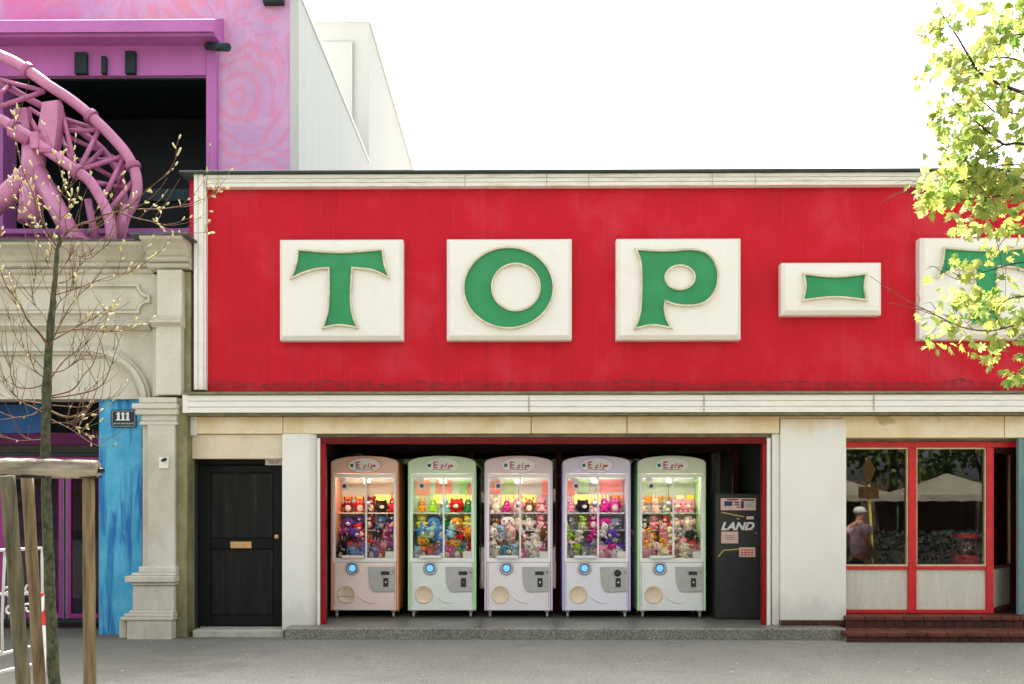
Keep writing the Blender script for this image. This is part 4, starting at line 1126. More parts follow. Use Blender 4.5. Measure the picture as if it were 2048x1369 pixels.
# ------------------------------------------------------------------ claw machines
YM = 0.74
MW, MD, MH = 0.88, 0.66, 2.1
def claw_machine(cx, word, head, edge, pale, boards, cols, seed):
    r = random.Random(seed)
    lift = lambda c_, k_: tuple(min(.9, x_+(.9-x_)*k_) for x_ in c_)
    mh = pmat('header_'+word, lift(head, .3), 0.4, 0.06, 4, spec=0.5, grain=0.03)
    me_ = pmat('edge_'+word, lift(edge, .1), 0.35, 0.06, 4, spec=0.5, grain=0.03)
    mp_ = pmat('front_'+word, lift(pale, .5), 0.4, 0.04, 3, spec=0.5, grain=0.03)
    t_ = thing('claw_machine', (cx, YM, HP), 'tall %s claw machine with arched header, full of plush toys' % word, 'claw machine', 'row of claw machines in the alcove')
    t_.rotation_euler = (0, 0, R(r.uniform(-.9, .9)))
    H = MW/2
    L = dict(parent=t_, local=True)
    # base cabinet and floor tray
    cab = G().box(-H+0.028, H-0.028, 0.012, MD-0.02, 0.097, 0.72).obj('cabinet', mp_, bevel=0.012, **L)
    G().box(-H+0.03, H-0.03, 0.05, MD-0.03, 0.722, 0.74).obj('prize_floor', M['mgrey'], **L)
    # coloured corner posts / side panels
    for s in (-1, 1):
        a, b = sorted((s*H, s*(H-0.026)))
        G().box(a, b, 0.0, MD, 0.095, 1.995).obj('side_panel', me_, bevel=0.01, **L)
        a, b = sorted((s*(H-0.027), s*(H-0.062)))
        G().box(a, b, 0.006, 0.06, 0.722, 1.862).obj('window_stile', M['mwhite'], bevel=0.006, **L)
        G().box(s*(H-0.05)-0.003, s*(H-0.05)+0.003, 0.006, 0.0115, 0.15, 0.70).obj('trim_line', M['mgrey'], **L)
    G().box(-H+0.028, H-0.028, 0.004, 0.062, 0.722, 0.776).obj('window_sill', M['mwhite'], bevel=0.006, **L)
    G().box(-H+0.028, H-0.028, 0.004, 0.062, 1.822, 1.866).obj('window_head', M['mwhite'], bevel=0.006, **L)
    G().box(0.010, 0.032, 0.002, 0.03, 0.778, 1.82).obj('window_divider', M['mwhite'], bevel=0.003, **L)
    for a, b in ((-H+0.063, 0.009), (0.033, H-0.063)):
        G().box(a, b, 0.012, 0.02, 0.778, 1.82).obj('pane', M['mglass'], **L)
    # arched header
    arcp = [(-H, 1.868), (H, 1.868), (H, 1.995)] + [(H*math.cos(a), 1.995 + 0.103*math.sin(a)**0.85) for a in [math.pi*i/16 for i in range(1, 16)]] + [(-H, 1.995)]
    hd = G().prism(arcp, 0.0, MD-0.002).obj('header', mh, bevel=0.012, **L)
    def el(rx, rz, n=36): return [(rx*math.cos(2*math.pi*i/n), 1.972+rz*math.sin(2*math.pi*i/n)) for i in range(n)]
    G().prism(el(0.212, 0.094), -0.008, 0.002).obj('badge', M['mwhite'], hd, local=True)
    G().ring(el(0.225, 0.103), el(0.211, 0.0925), -0.014, 0.002).obj('badge_rim', me_, hd, local=True)
    for ch_, sz_, cx_, cz_, sh_ in (('E', 0.125, -0.085, 1.972, 0.0), ('z', 0.095, -0.005, 1.962, 0.35), ('i', 0.095, 0.042, 1.968, 0.35), ('s', 0.095, 0.085, 1.962, 0.35)):
        g = G(); text_geo(g, ch_, sz_, cx_, -0.0095, cz_, 0, 0.001, sh_, 0.003)
        g.obj('badge_letter', M['badge_red'], hd, local=True, recalc=False)
    G().box(-0.125, 0.12, -0.0105, -0.0085, 1.912, 1.918).obj('badge_underline', M['badge_dark'], hd, local=True)
    g = G()
    for k_ in range(4):
        g.lathe((-0.163+0.013*math.cos(R(45+90*k_)), 0, 1.972+0.013*math.sin(R(45+90*k_))), [(0.0125, -0.011), (0.0125, -0.0085)], 10, 'y')
    g.obj('clover_mark', M['clover'], hd, local=True)
    G().lathe((0.128, 0, 1.965), [(0.017, -0.011), (0.017, -0.0085)], 14, 'y').obj('ladybird_mark', M['badge_red'], hd, local=True)
    # back wall with ribs and lit boards
    bp = G().box(-H+0.028, H-0.028, MD-0.025, MD-0.005, 0.742, 1.86).obj('back_panel', M['backpanel'], **L)
    for k_ in range(9):
        z_ = 1.60 + 0.026*k_
        G().box(-H+0.03, H-0.03, MD-0.034, MD-0.0255, z_, z_+0.014).obj('rib', M['backpanel'], bp, local=True)
    for a, b, z0, z1, mt in boards:
        G().box(a, b, MD-0.05, MD-0.036, z0, z1).obj('display_board', mt, bp, local=True)
    for z_ in (1.12, 1.35):
        G().box(-H+0.03, H-0.03, MD-0.20, MD-0.026, z_, z_+0.012).obj('shelf', M['mwhite'], bp, local=True)
    G().tube([(-H+0.08, 0.075, 1.846), (H-0.08, 0.075, 1.846)], 0.012, 8).obj('light_tube', M['led'], **L)
    # claw
    cl = G().box(-0.05, 0.05, 0.22, 0.34, 1.74, 1.80).obj('claw_carriage', M['chrome'], bevel=0.006, **L)
    G().tube([(0, 0.28, 1.74), (0, 0.28, 1.5)], 0.004, 6).obj('cable', M['black'], cl, local=True)
    G().lathe((0, 0.28, 1.44), [(0.012, 0.07), (0.035, 0.06), (0.035, 0.0), (0.01, -0.01)], 12).obj('claw_hub', M['chrome'], cl, local=True)
    for k_ in range(3):
        a = R(30+120*k_); d = Vector((math.cos(a), math.sin(a), 0))
        b0 = Vector((0, 0.28, 1.44))
        G().tube([b0+d*0.02, b0+d*0.075+Vector((0,0,-0.04)), b0+d*0.07+Vector((0,0,-0.10)), b0+d*0.03+Vector((0,0,-0.135))], 0.006, 6).obj('claw_finger', M['chrome'], cl, local=True)
    G().box(-H+0.06, H-0.06, 0.27, 0.285, 1.80, 1.815).obj('gantry_rail', M['mring'], **L)
    # tray, prize chute, tags, papers
    G().box(-0.29, 0.0, -0.05, 0.004, 0.772, 0.812).obj('control_ledge', mp_, bevel=0.012, **L)
    jb = G().tube([(-0.20, -0.02, 0.812), (-0.20, -0.02, 0.86)], 0.007, 8).obj('joystick', M['black'], **L)
    G().ball((-0.20, -0.02, 0.868), 0.016, 10, 7).obj('joystick_knob', M['black'], jb, local=True)
    G().box(0.27, H-0.063, 0.0, 0.011, 0.777, 0.862).obj('price_card', M['paper'], **L)
    p1 = G().box(-0.335, -0.245, 0.006, 0.0115, 1.765, 1.81).obj('paper_notice', M['paper'], **L)
    p2 = G().box(-0.31, -0.215, 0.006, 0.0115, 1.665, 1.745).obj('paper_notice', M['paper'], **L)
    G().box(-0.285, -0.24, 0.0045, 0.0058, 1.685, 1.73).obj('notice_print', M['lcd'], p2, local=True)
    # button
    bt = G().lathe((-0.155, 0.012, 0.645), [(0.088, 0.0), (0.088, -0.018), (0.078, -0.028), (0.066, -0.03), (0.060, -0.022), (0.002, -0.02)], 28, 'y').obj('button_ring', M['chrome'], **L)
    G().lathe((-0.155, 0.012, 0.645), [(0.061, -0.021), (0.057, -0.029), (0.045, -0.030), (0.002, -0.0295)], 24, 'y').obj('button_collar', M['mring'], bt, local=True)
    G().lathe((-0.155, 0.012, 0.645), [(0.045, -0.0305), (0.04, -0.038), (0.02, -0.042), (0.002, -0.043)], 20, 'y').obj('button_lens', M['mblue'], bt, local=True)
    # coin panel
    pts = [(0.045, 0.665), (0.395, 0.665), (0.395, 0.345), (0.15, 0.335), (0.105, 0.35), (0.075, 0.40), (0.055, 0.48)]
    cp = G().prism(pts, -0.006, 0.013).obj('coin_panel', M['mgrey'], bevel=0.006, **L)
    if r.random() < 0.5:
        G().lathe((0.27, 0, 0.585), [(0.045, -0.009), (0.045, -0.016), (0.03, -0.018), (0.002, -0.018)], 18, 'y').obj('coin_slot', M['black'], cp, local=True)
    else:
        G().box(0.215, 0.325, -0.018, -0.0065, 0.56, 0.606).obj('coin_slot', M['black'], cp, local=True, bevel=0.004)
    rj = G().box(0.245, 0.31, -0.016, -0.0065, 0.405, 0.52).obj('coin_reject', M['black'], cp, local=True, bevel=0.004)
    G().lathe((0.278, 0, 0.465), [(0.012, -0.0165), (0.011, -0.021), (0.002, -0.022)], 10, 'y').obj('reject_button', M['badge_red'] if word == 'green' else M['mwhite'], rj if False else cp, local=True)
    G().tube([(0.37, -0.01, 0.62), (0.37, -0.012, 0.585)], 0.012, 8).obj('lock', M['chrome'], cp, local=True)
    # prize hatch and swoosh
    hz_ = 0.305
    ht = G().lathe((-0.235, 0.012, hz_), [(0.118, 0.0), (0.118, -0.008), (0.108, -0.013), (0.102, -0.004), (0.002, -0.003)], 32, 'y').obj('prize_hatch', M['cream_hatch'], **L)
    if word == 'orange':
        G().box(-0.239, -0.231, 0.0, 0.0088, hz_-0.02, hz_+0.1).obj('hatch_divider', M['mgrey'], ht, local=True)
        G().box(-0.335, -0.135, 0.0, 0.0088, hz_-0.025, hz_-0.018).obj('hatch_divider', M['mgrey'], ht, local=True)
    sw = catmull([(-0.10, 0.30), (-0.04, 0.245), (0.06, 0.20), (0.15, 0.205)], 5)
    G().tube([(a, 0.0105, b) for a, b in sw], [0.010*(1-0.6*abs(i/len(sw)-0.5)*2) for i in range(len(sw))], 8).obj('swoosh', mh, **L)
    # castors
    for s in (-1, 1):
        for yy in (0.07, MD-0.09):
            c_ = G().box(s*0.37-0.028, s*0.37+0.028, yy-0.02, yy+0.03, 0.075, 0.0955).obj('castor', M['caster'], **L)
            G().lathe((s*0.37, yy, 0.038), [(0.018, -0.016), (0.038, -0.013), (0.038, 0.013), (0.018, 0.016)], 16, 'x').obj('castor_wheel', M['caster'], c_, local=True)
    # toys
    B = Vector((cx, YM, HP))
    for zi, (z_, nm) in enumerate(((1.132, 'lower shelf'), (1.362, 'upper shelf'))):
        for k_ in range(5):
            x_ = -0.30 + 0.15*k_ + r.uniform(-.012, .012)
            toy(r.randrange(4), r.choice(cols), B+Vector((x_, MD-0.12, z_)), r.uniform(-.3, .3), (0, 0), r.uniform(1.0, 1.25), '%s on the %s of the %s claw machine' % (ORD[k_], nm, word))
    for row_, (y_, z_, nm) in enumerate(((MD-0.27, 0.965, 'top'), (MD-0.30, 0.83, 'back'), (0.28, 0.80, 'middle'), (0.17, 0.742, 'front'))):
        for k_ in range(6):
            x_ = -0.325 + 0.13*k_ + r.uniform(-.025, .025)
            toy(r.randrange(4), r.choice(cols), B+Vector((x_, y_+r.uniform(-.02, .02), z_+r.uniform(0, .05)*(1 if row_ < 2 else 0.2))), r.uniform(-.9, .9), (r.uniform(-.35, .35), r.uniform(-.5, .5)), r.uniform(1.0, 1.3), '%s in the %s row of the %s machine pile' % (ORD[k_], nm, word))
bo, by, brd, bgn, bpl = [pmat('board_%d' % i, c_, 0.6, 0.12, 9) for i, c_ in enumerate((S(240,150,50), S(246,222,70), S(224,128,112), S(160,192,130), S(246,236,190)))]
bglow = emitmat('lit_yellow_board', S(255, 206, 90), 0.35)
z0b, z1b = 1.50, 1.585
def std(lay): return [(a, b, z0, z1, m_) for a, b, z0, z1, m_ in lay]
claw_machine(X(729, YM), 'orange', S(240,176,138), S(246,142,70), S(242,190,164), std([(-0.36,-0.28,1.5,1.58,bo),(-0.2,-0.12,1.5,1.58,by),(0.04,0.4,1.5,1.6,bglow)]),
             ['purple','violet','dark red','navy','red','blue','pink','dark red','black','purple'], 1)
claw_machine(X(884, YM), 'green', S(196,222,172), S(170,238,150), S(214,226,204), std([(-0.39,-0.2,1.6,1.8,brd),(-0.12,0.1,1.62,1.8,brd),(0.2,0.3,1.62,1.8,bgn),(0.31,0.4,1.6,1.76,brd),(-0.15,0.4,1.49,1.6,bglow)]),
             ['magenta','red','lime','orange','blue','yellow','green','pale blue','orange','red','brown'], 2)
claw_machine(X(1037, YM), 'pink', S(226,190,196), S(226,192,222), S(228,212,210), std([(-0.36,-0.25,1.62,1.8,brd),(-0.2,-0.05,1.62,1.82,bgn),(0.32,0.4,1.6,1.8,brd),(-0.22,0.22,1.48,1.6,bglow)]),
             ['white','pale pink','grey','teal','pink','magenta','cream','pale blue','white','brown'], 3)
claw_machine(X(1193, YM), 'lilac', S(214,200,230), S(198,182,236), S(222,216,224), std([(-0.2,-0.05,1.62,1.82,bgn),(-0.36,-0.24,1.6,1.8,brd),(0.05,0.4,1.64,1.82,brd),(-0.25,0.2,1.48,1.6,bglow),(0.24,0.4,1.48,1.6,bo)]),
             ['black','grey','pink','lime','magenta','white','pale pink','grey','teal','violet'], 4)
claw_machine(X(1343.5, YM), 'pale green', S(206,218,184), S(190,236,170), S(222,224,212), std([(-0.38,0.15,1.49,1.58,bo),(0.16,0.26,1.49,1.6,bpl),(0.3,0.4,1.49,1.6,by)]),
             ['white','pink','pale pink','red','grey','cream','pink','black','orange'], 5)

# ------------------------------------------------------------------ black change machine
YC = 0.62
cx0, cx1 = X(1431, YC), X(1523, YC)
cz1 = Z(988, YC)
ch = thing('change_machine', ((cx0+cx1)/2, YC, HP), 'black money changer cabinet lettered LAND beside the claw machines', 'change machine')
G().box(cx0, cx1, YC, YC+0.55, HP, cz1).obj('cabinet', M['change'], ch, bevel=0.012)
def cr(nm, a, b, p0, p1, d, mat, par=ch, bev=0.002):
    return G().box(X(a, YC), X(b, YC), YC-d, YC-0.0005 if par is ch else YC-d+0.003, Z(p1, YC), Z(p0, YC)).obj(nm, mat, par, bevel=bev)
cr('upper_door', 1433, 1521, 992, 1115, 0.012, M['change'])
cr('lower_door', 1431.5, 1522, 1119, 1236, 0.010, M['change2'], ch, 0.006)
cr('door_seam', 1433, 1521, 1170, 1171.2, 0.0108, M['change'])
pn = cr('control_plate', 1441, 1511, 997, 1021, 0.016, M['pinkpaper'])
cr('display', 1448, 1464, 1003, 1012.5, 0.020, M['lcd'], pn)
cr('display', 1481, 1487, 1003, 1017, 0.020, M['lcd'], pn)
cr('coin_tray', 1490, 1508, 1004, 1016, 0.020, M['mgrey'], pn)
for i, (a, b, p0, p1) in enumerate(((1453, 1476, 998.5, 1001), (1468, 1478, 1004, 1007), (1468, 1478, 1009, 1011.5), (1473, 1479, 1014, 1016), (1482, 1508, 999, 1002))):
    cr('print_mark', a, b, p0, p1, 0.0195, M['badge_dark'], pn)
bn = cr('note_slot', 1488, 1509, 1029, 1042, 0.018, M['black'])
cr('note_slot_light', 1492, 1507, 1033, 1039, 0.022, M['pinkpaper'], bn)
cr('sticker', 1442, 1476, 1063.5, 1087, 0.0145, M['pinkpaper'])
cr('sticker', 1478, 1510, 1095, 1114, 0.0145, M['pinkpaper'])
for i in range(3):
    cr('sticker_print', 1449+i*1.0, 1468, 1071+i*3.5, 1072.6+i*3.5, 0.0155, M['inkgrey'])
    for j in range(4):
        cr('sticker_print', 1481+j*6.6, 1486+j*6.6, 1099+i*4.6, 1102+i*4.6, 0.0155, M['ink'])
cr('print_mark', 1473, 1479, 1037, 1039, 0.0135, M['mgrey']); cr('print_mark', 1510, 1514, 1066, 1067.5, 0.0135, M['mgrey'])
cr('side_sticker', 1424.5, 1430.5, 1038, 1062, 0.0, M['ink']) if False else None
def stripe(pts, w):
    for a, b in zip(pts, pts[1:]):
        A = Vector((X(a[0], YC), Z(a[1], YC))); B_ = Vector((X(b[0], YC), Z(b[1], YC)))
        d = (B_-A).normalized(); n = Vector((-d.y, d.x))*w
        G().prism([tuple(A+n), tuple(B_+n), tuple(B_-n), tuple(A-n)], YC-0.0145, YC-0.0125).obj('stripe', M['yellowline'], ch)
stripe([(1442, 1025), (1488, 1034)], 0.006)
stripe([(1436, 1114), (1446, 1101), (1478, 1098)], 0.006)
stripe([(1486, 1059.5), (1506, 1060)], 0.003)
g = G(); text_geo(g, 'LAND', 0.135, X(1473.5, YC), YC-0.0135, Z(1053.5, YC), 0, 0.0012, 0.32, 0.006, 1.13)
g.obj('lettering', M['white_text'], ch, recalc=False)

# ------------------------------------------------------------------ toy vending machine behind the window
YG = 0.40
gx, gz1 = X(1930, YG), Z(1066, YG)
gm = thing('capsule_vending_machine', (gx, YG, wz_sill), 'red capsule vending machine with toy-filled globe standing behind the shop window', 'vending machine')
G().lathe((gx, YG, 0), [(0.14, gz1-0.07), (0.165, gz1-0.065), (0.165, gz1-0.035), (0.12, gz1), (0.01, gz1)], 24).obj('lid', M['gum_red'], gm)
G().lathe((gx, YG, 0), [(0.14, gz1-0.27), (0.15, gz1-0.071)], 24).obj('globe', M['mglass'], gm)
G().lathe((gx, YG, 0), [(0.16, gz1-0.32), (0.165, gz1-0.271), (0.05, gz1-0.2705)], 24).obj('globe_seat', M['gum_red'], gm)
G().lathe((gx, YG, 0), [(0.15, gz1-0.62), (0.155, gz1-0.33), (0.13, gz1-0.321)], 20).obj('body', M['gum_red'], gm)
G().box(gx-0.05, gx+0.05, YG-0.175, YG-0.14, gz1-0.52, gz1-0.38).obj('coin_mechanism', M['chrome'], gm, bevel=0.006)
G().lathe((gx, YG, 0), [(0.16, wz_sill), (0.15, wz_sill+0.03), (0.04, wz_sill+0.05), (0.04, gz1-0.63), (0.1, gz1-0.621)], 18).obj('stand', M['black'], gm)
cm = [pmat('capsule_%d' % i, S(*c_), 0.4, 0.1, 8) for i, c_ in enumerate(((220,210,200), (200,60,50), (60,90,150), (230,190,90), (60,60,64), (200,120,150)))]
g = G()
for i in range(46):
    a = rnd.uniform(0, 6.283); rr = 0.115*math.sqrt(rnd.random())
    g.ball((gx+rr*math.cos(a), YG+rr*math.sin(a), gz1-0.25+rnd.uniform(0, 0.15)), 0.022, 8, 6, rnd.randrange(6))
tag(g.obj('capsules', cm, gm), kind='stuff')
g = G()
pb = thing('plush_heap', (X(1962, 0.55), 0.55, wz_sill), 'pale blue and pink soft toy on the shop floor behind the window', 'plush toy')
for dx, dz, r_, mi in ((0, 0.35, 0.11, 0), (-0.08, 0.5, 0.07, 0), (0.09, 0.47, 0.07, 1), (0.0, 0.58, 0.085, 1)):
    g.ball((X(1962, 0.55)+dx, 0.55, wz_sill+dz), (r_, r_*0.8, r_), 12, 8, mi)
g.ball((X(1962, 0.55), 0.55, wz_sill+0.17), (0.14, 0.12, 0.17), 12, 8, 0)
g.obj('toy_body', [pmat('toy_pale_blue', S(110,140,190), 0.9, 0.2, 20), pmat('toy_rose', S(200,90,130), 0.9, 0.2, 20)], pb)

# ------------------------------------------------------------------ young tree with stakes on the left
YT = -6.4
yt = thing('young_tree', (X(112, YT), YT, 0), 'young street tree with thin budding twigs held by wooden stakes', 'tree')
tp_ = [(114,1555),(109,1369),(103,1250),(98,1150),(93,1000),(91,900),(93,800),(97,700),(104,620),(110,560),(115,500),(119,470)]
tr_ = [.040,.034,.032,.030,.028,.026,.026,.022,.018,.0135,.0105,.009]
trunk = [P(a, b, YT + 0.02*math.sin(i)) for i, (a, b) in enumerate(tp_)]
trunk[0].z = -0.02
tpath, trad = [], []
for i in range(len(trunk)-1):
    for k_ in range(5):
        f_ = k_/5
        p = trunk[i].lerp(trunk[i+1], f_)
        zz = p.z
        kn = 1 + 0.22*max(0, math.sin(zz*17+1.3))**6*(1 if zz > 1.9 else 0.25)
        tpath.append(p + Vector((rnd.uniform(-.002,.002), rnd.uniform(-.002,.002), 0))); trad.append((tr_[i]*(1-f_)+tr_[i+1]*f_)*kn)
tpath.append(trunk[-1]); trad.append(tr_[-1])
G().tube(tpath, trad, 12).obj('trunk', M['trunk_green'], yt)
BR = [
 ([(115,497),(133,467),(157,450),(187,442),(210,430),(234,424),(257,415),(292,382),(305,372),(337,343),(356,308)], .0085, -.25, 1),
 ([(257,415),(269,418),(327,418),(383,407),(421,392),(439,385)], .0045, -.1, 1),
 ([(234,424),(269,436),(304,444),(327,455),(358,465),(418,466)], .0045, .1, 1),
 ([(140,462),(187,459),(217,441),(240,430)], .004, .1, 0),
 ([(119,490),(171,518),(200,502),(220,485),(212,466)], .0035, -.2, 0),
 ([(119,567),(140,558),(159,532),(165,505)], .004, .2, 0),
 ([(112,590),(160,575),(200,560),(243,548),(264,543),(299,520)], .004, .25, 1),
 ([(98,695),(79,667),(56,642),(40,609),(14,574),(0,541),(-15,505)], .0085, -.3, 1),
 ([(97,650),(86,628),(65,602),(68,567),(72,530)], .005, .2, 0),
 ([(104,637),(118,606),(140,585),(152,560)], .004, -.2, 0),
 ([(108,680),(150,656),(190,636),(224,621)], .0045, -.2, 1),
 ([(105,668),(164,658),(210,664),(257,660),(290,646),(306,636)], .0045, .3, 1),
 ([(90,769),(58,777),(30,771),(21,738),(30,703),(36,680)], .005, -.2, 0),
 ([(90,740),(58,708),(35,680),(20,640),(15,600)], .005, .25, 0),
 ([(104,792),(145,780),(168,750),(187,727),(199,687),(214,650)], .005, -.25, 0),
 ([(104,796),(160,788),(201,773),(220,738),(234,694),(250,650)], .0055, .2, 0),
 ([(104,824),(125,833),(145,834),(165,826),(178,814),(192,783),(196,755)], .008, -.2, 0),
 ([(104,811),(130,813),(164,814),(200,802),(240,792)], .0035, .3, 0),
 ([(103,840),(140,858),(182,886),(206,893),(252,895)], .0035, -.3, 0),
 ([(103,846),(140,848),(165,865),(182,872)], .003, .2, 1),
 ([(90,811),(65,830),(23,837),(-10,842)], .005, -.2, 0),
 ([(90,808),(47,801),(23,787),(5,760)], .0045, .2, 0),
 ([(90,879),(60,881),(35,881),(0,874),(-20,868)], .003, -.25, 0),
 ([(112,492),(100,469),(77,427),(68,392),(44,337),(29,264),(28,231)], .006, -.3, 2),
 ([(118,480),(120,440),(121,394),(126,366),(112,310)], .004, .2, 1),
 ([(133,462),(131,438),(138,410),(133,380),(148,320)], .0035, -.2, 2),
 ([(110,500),(92,470),(60,430),(35,400),(22,360)], .004, .3, 2),
 ([(97,700),(120,650),(150,600),(190,560),(218,520)], .0045, -.35, 0),
 ([(96,720),(70,690),(45,650),(30,600),(25,560)], .004, .3, 0),
 ([(100,760),(130,720),(170,690),(200,640),(235,600)], .0045, .3, 0),
 ([(95,760),(70,740),(55,700),(40,690)], .004, -.1, 0),
 ([(93,830),(60,812),(30,800),(-5,790)], .004, .35, 0),
 ([(112,545),(90,520),(75,480),(70,440)], .004, .2, 1),
 ([(110,560),(130,530),(148,500),(150,470)], .0035, .3, 0),
 ([(95,745),(125,742),(160,720),(200,716),(240,690)], .004, -.25, 0),
]
gb, gtw, gbud = G(), G(), G()
def bud(p, d, sc=1.0):
    d = d.normalized(); q = d.to_track_quat('Z', 'Y').to_matrix()
    l = rnd.uniform(.009, .017)*sc; w = rnd.uniform(.0036, .0058)*sc
    gbud.ball(p + d*l, (w, w, l), 6, 4, 0, q)
n_br = 0
for pts, rad, dy, bz in BR:
    n = len(pts)
    p3 = [P(a, b, YT + dy*(i/(n-1))) for i, (a, b) in enumerate(pts)]
    path = [Vector(q) for q in catmull([tuple(p) for p in p3], 5)]
    m_ = len(path)
    G().tube(path, [max(.0013, rad*(1-0.85*i/(m_-1))) for i in range(m_)], 6).obj('branch', M['twig'], yt)
    # side twigs
    for j in range(rnd.randint(5, 9)):
        i = rnd.randint(int(m_*0.2), m_-2)
        d = (path[i+1]-path[i]).normalized()
        side = Vector((rnd.uniform(-1,1), rnd.uniform(-1,1), rnd.uniform(-.2,1.1))).normalized()
        d2 = (d*0.8 + side*0.8).normalized()
        L_ = rnd.uniform(.08, .32); q = [path[i].copy()]
        for k_ in range(4):
            d2 = (d2 + Vector((rnd.uniform(-.25,.25), rnd.uniform(-.25,.25), .16))).normalized()
            q.append(q[-1] + d2*L_/4)
        gtw.tube(q, [.0022, .0019, .0016, .0013, .001], 5)
        if (bz and rnd.random() < .6) or rnd.random() < .2:
            for k_ in range(1 if not bz else rnd.randint(2, 5)):
                ii = rnd.randint(1, 4); e = (q[ii]-q[ii-1]).normalized()
                bud(q[ii], e*0.7+Vector((rnd.uniform(-1,1), rnd.uniform(-1,1), rnd.uniform(-.6,.9)))*0.6, 1.15 if bz else 0.8)
    nb = {0: 1, 1: 5, 2: 12}[bz]
    for j in range(nb):
        i = rnd.randint(int(m_*(0.45 if bz < 2 else .25)), m_-1); d = (path[min(i+1,m_-1)]-path[i-1]).normalized()
        bud(path[i], d*0.6+Vector((rnd.uniform(-1,1), rnd.uniform(-1,1), rnd.uniform(-.8,.8)))*0.7, 1.2 if bz else .8)
    if bz: bud(path[-1], path[-1]-path[-2], 1.2)
tag(gtw.obj('twigs', M['twig'], yt), kind='stuff')
tag(gbud.obj('buds', M['bud'], yt), kind='stuff')

def stake(label, a, b, y0, y1, w, mat):
    p0 = P(a[0], a[1], y0); p1 = P(b[0], b[1], y1)
    d = (p1-p0); f_ = -p0.z/d.z if d.z else 0
    base = p0 + d*((-0.05-p0.z)/d.z)
    o = thing('tree_stake', (base.x, base.y, 0), label, 'stake', 'stakes round the young tree')
    n = 14; path = [base.lerp(p0, i/n) for i in range(n+1)]
    G().tube([p + Vector((rnd.uniform(-.003,.003), rnd.uniform(-.003,.003), 0)) for p in path], [w*(1+rnd.uniform(-.04,.04)) for _ in path], 12).obj('post', mat, o)
stake('grey weathered stake at the far left, leaning right towards its foot', (15,952), (46,1369), YT-0.35, YT-0.25, .040, M['stake_dark'])
stake('brown round stake between the leftmost stake and the young tree trunk', (54,952), (80,1369), YT+0.42, YT+0.42, .036, M['stake'])
stake('brown split stake right of the young tree trunk under the crossbar end', (177,952), (179,1369), YT-0.2, YT-0.2, .0335, M['stake'])
YX = YT-0.22
cbx = thing('stake_crossbar', tuple(P(100, 952, YX)), 'pale horizontal half log across the tops of the tree stakes', 'crossbar')
n = 16
pa, pb_ = P(2, 934, YX), P(197, 938, YX)
G().tube([pa.lerp(pb_, i/n)+Vector((0,0,.002*math.sin(i*1.7))) for i in range(n+1)], [0.044]+[0.049+rnd.uniform(-.0015,.0015) for _ in range(n-1)]+[0.045], 18).obj('log', M['log'], cbx, bevel=0.006)
G().box(X(5, YX), X(92, YX), YX-0.02, YX+0.06, Z(956, YX), Z(949, YX)).obj('strap', M['rubber'], cbx, bevel=0.006)
G().box(X(160, YX), X(195, YX), YX-0.02, YX+0.06, Z(956, YX), Z(949, YX)).obj('strap', M['rubber'], cbx, bevel=0.006)
G().tube([P(105, 951, YX+0.3), P(168, 951, YX+0.3)], 0.018, 8).obj('rear_bar', M['log'], cbx)
G().tube([pb_+Vector((-.01,0,-.01)), pb_+Vector((.03,0,-.01))], 0.014, 8).obj('bolt', M['rubber'], cbx)

# ------------------------------------------------------------------ white barrier with scrolls and tape
YR = -4.4
bar = thing('metal_barrier', (X(20, YR), YR, 0), 'white painted metal barrier with scroll ornaments behind the tree stakes', 'barrier')
def bt_(nm, pts, r_, y=YR, mat=None):
    return G().tube([P(a, b, y) for a, b in pts], r_, 8).obj(nm, mat or M['barrier'], bar)
bt_('top_rail', [(-160,1102),(0,1101),(84,1097)], .012)
bt_('middle_rail', [(-160,1192),(0,1189),(84,1187)], .011)
bt_('bar', [(84,1097),(85,1200),(87,1290),(90,1345)], .011)
bt_('bar', [(10,1101),(6,1190),(4,1240),(5,1304)], .011)
bt_('bar', [(-70,1101),(-70,1304)], .011)
bt_('foot_bar', [(5,1304),(-40,1318)], .011)
G().tube([P(-30, 1318, YR-.1), P(58, 1294, YR+.5)], .014, 8).obj('foot_bar', M['barrier'], bar)
G().tube([P(-30, 1352, YR-.6), P(62, 1330, YR-.3)], .013, 8).obj('foot_bar', M['barrier'], bar)
def scroll(cx, cy, r0, turns, start, hand):
    pts = []
    for i in range(22):
        f_ = i/21; a = start + hand*f_*turns*2*math.pi
        rr = r0*(1-0.72*f_)
        pts.append((cx+rr*math.cos(a), cy+rr*math.sin(a)))
    bt_('scroll', pts, .008)
scroll(18, 1186, 14, 1.2, 2.5, 1); scroll(20, 1222, 12, 1.2, 0.5, -1); scroll(60, 1180, 14, 1.2, 0.5, -1); scroll(56, 1218, 12, 1.2, 2.5, 1)
tpx = thing('barrier_tape', tuple(P(83, 1300, YR-.02)), 'strip of red and white barrier tape hanging beside the tree trunk', 'tape')
yy_ = YR-.03
strip = [(76,88,1187),(77,89,1195),(76.5,88,1226),(77.5,92,1252),(79,93,1290),(82,91,1340)]
for i in range(len(strip)-1):
    a0, b0, z0 = strip[i]; a1, b1, z1 = strip[i+1]
    red = i in (0, 2)
    sl = 6 if i in (1, 2) else 0
    sl2 = 6 if i in (0, 1, 2) else 0
    pts = [P(a0, z0+(sl if i else 0), yy_), P(b0, z0-(sl if i else 0), yy_-.01), P(b1, z1-sl2, yy_-.015), P(a1, z1+sl2, yy_)]
    g = G(); g.add([tuple(p) for p in pts]+[(p.x, p.y+.003, p.z) for p in pts], [(0,1,2,3),(7,6,5,4),(0,4,5,1),(1,5,6,2),(2,6,7,3),(3,7,4,0)])
    g.obj('tape_stripe', M['tape_r' if red else 'tape_w'], tpx)
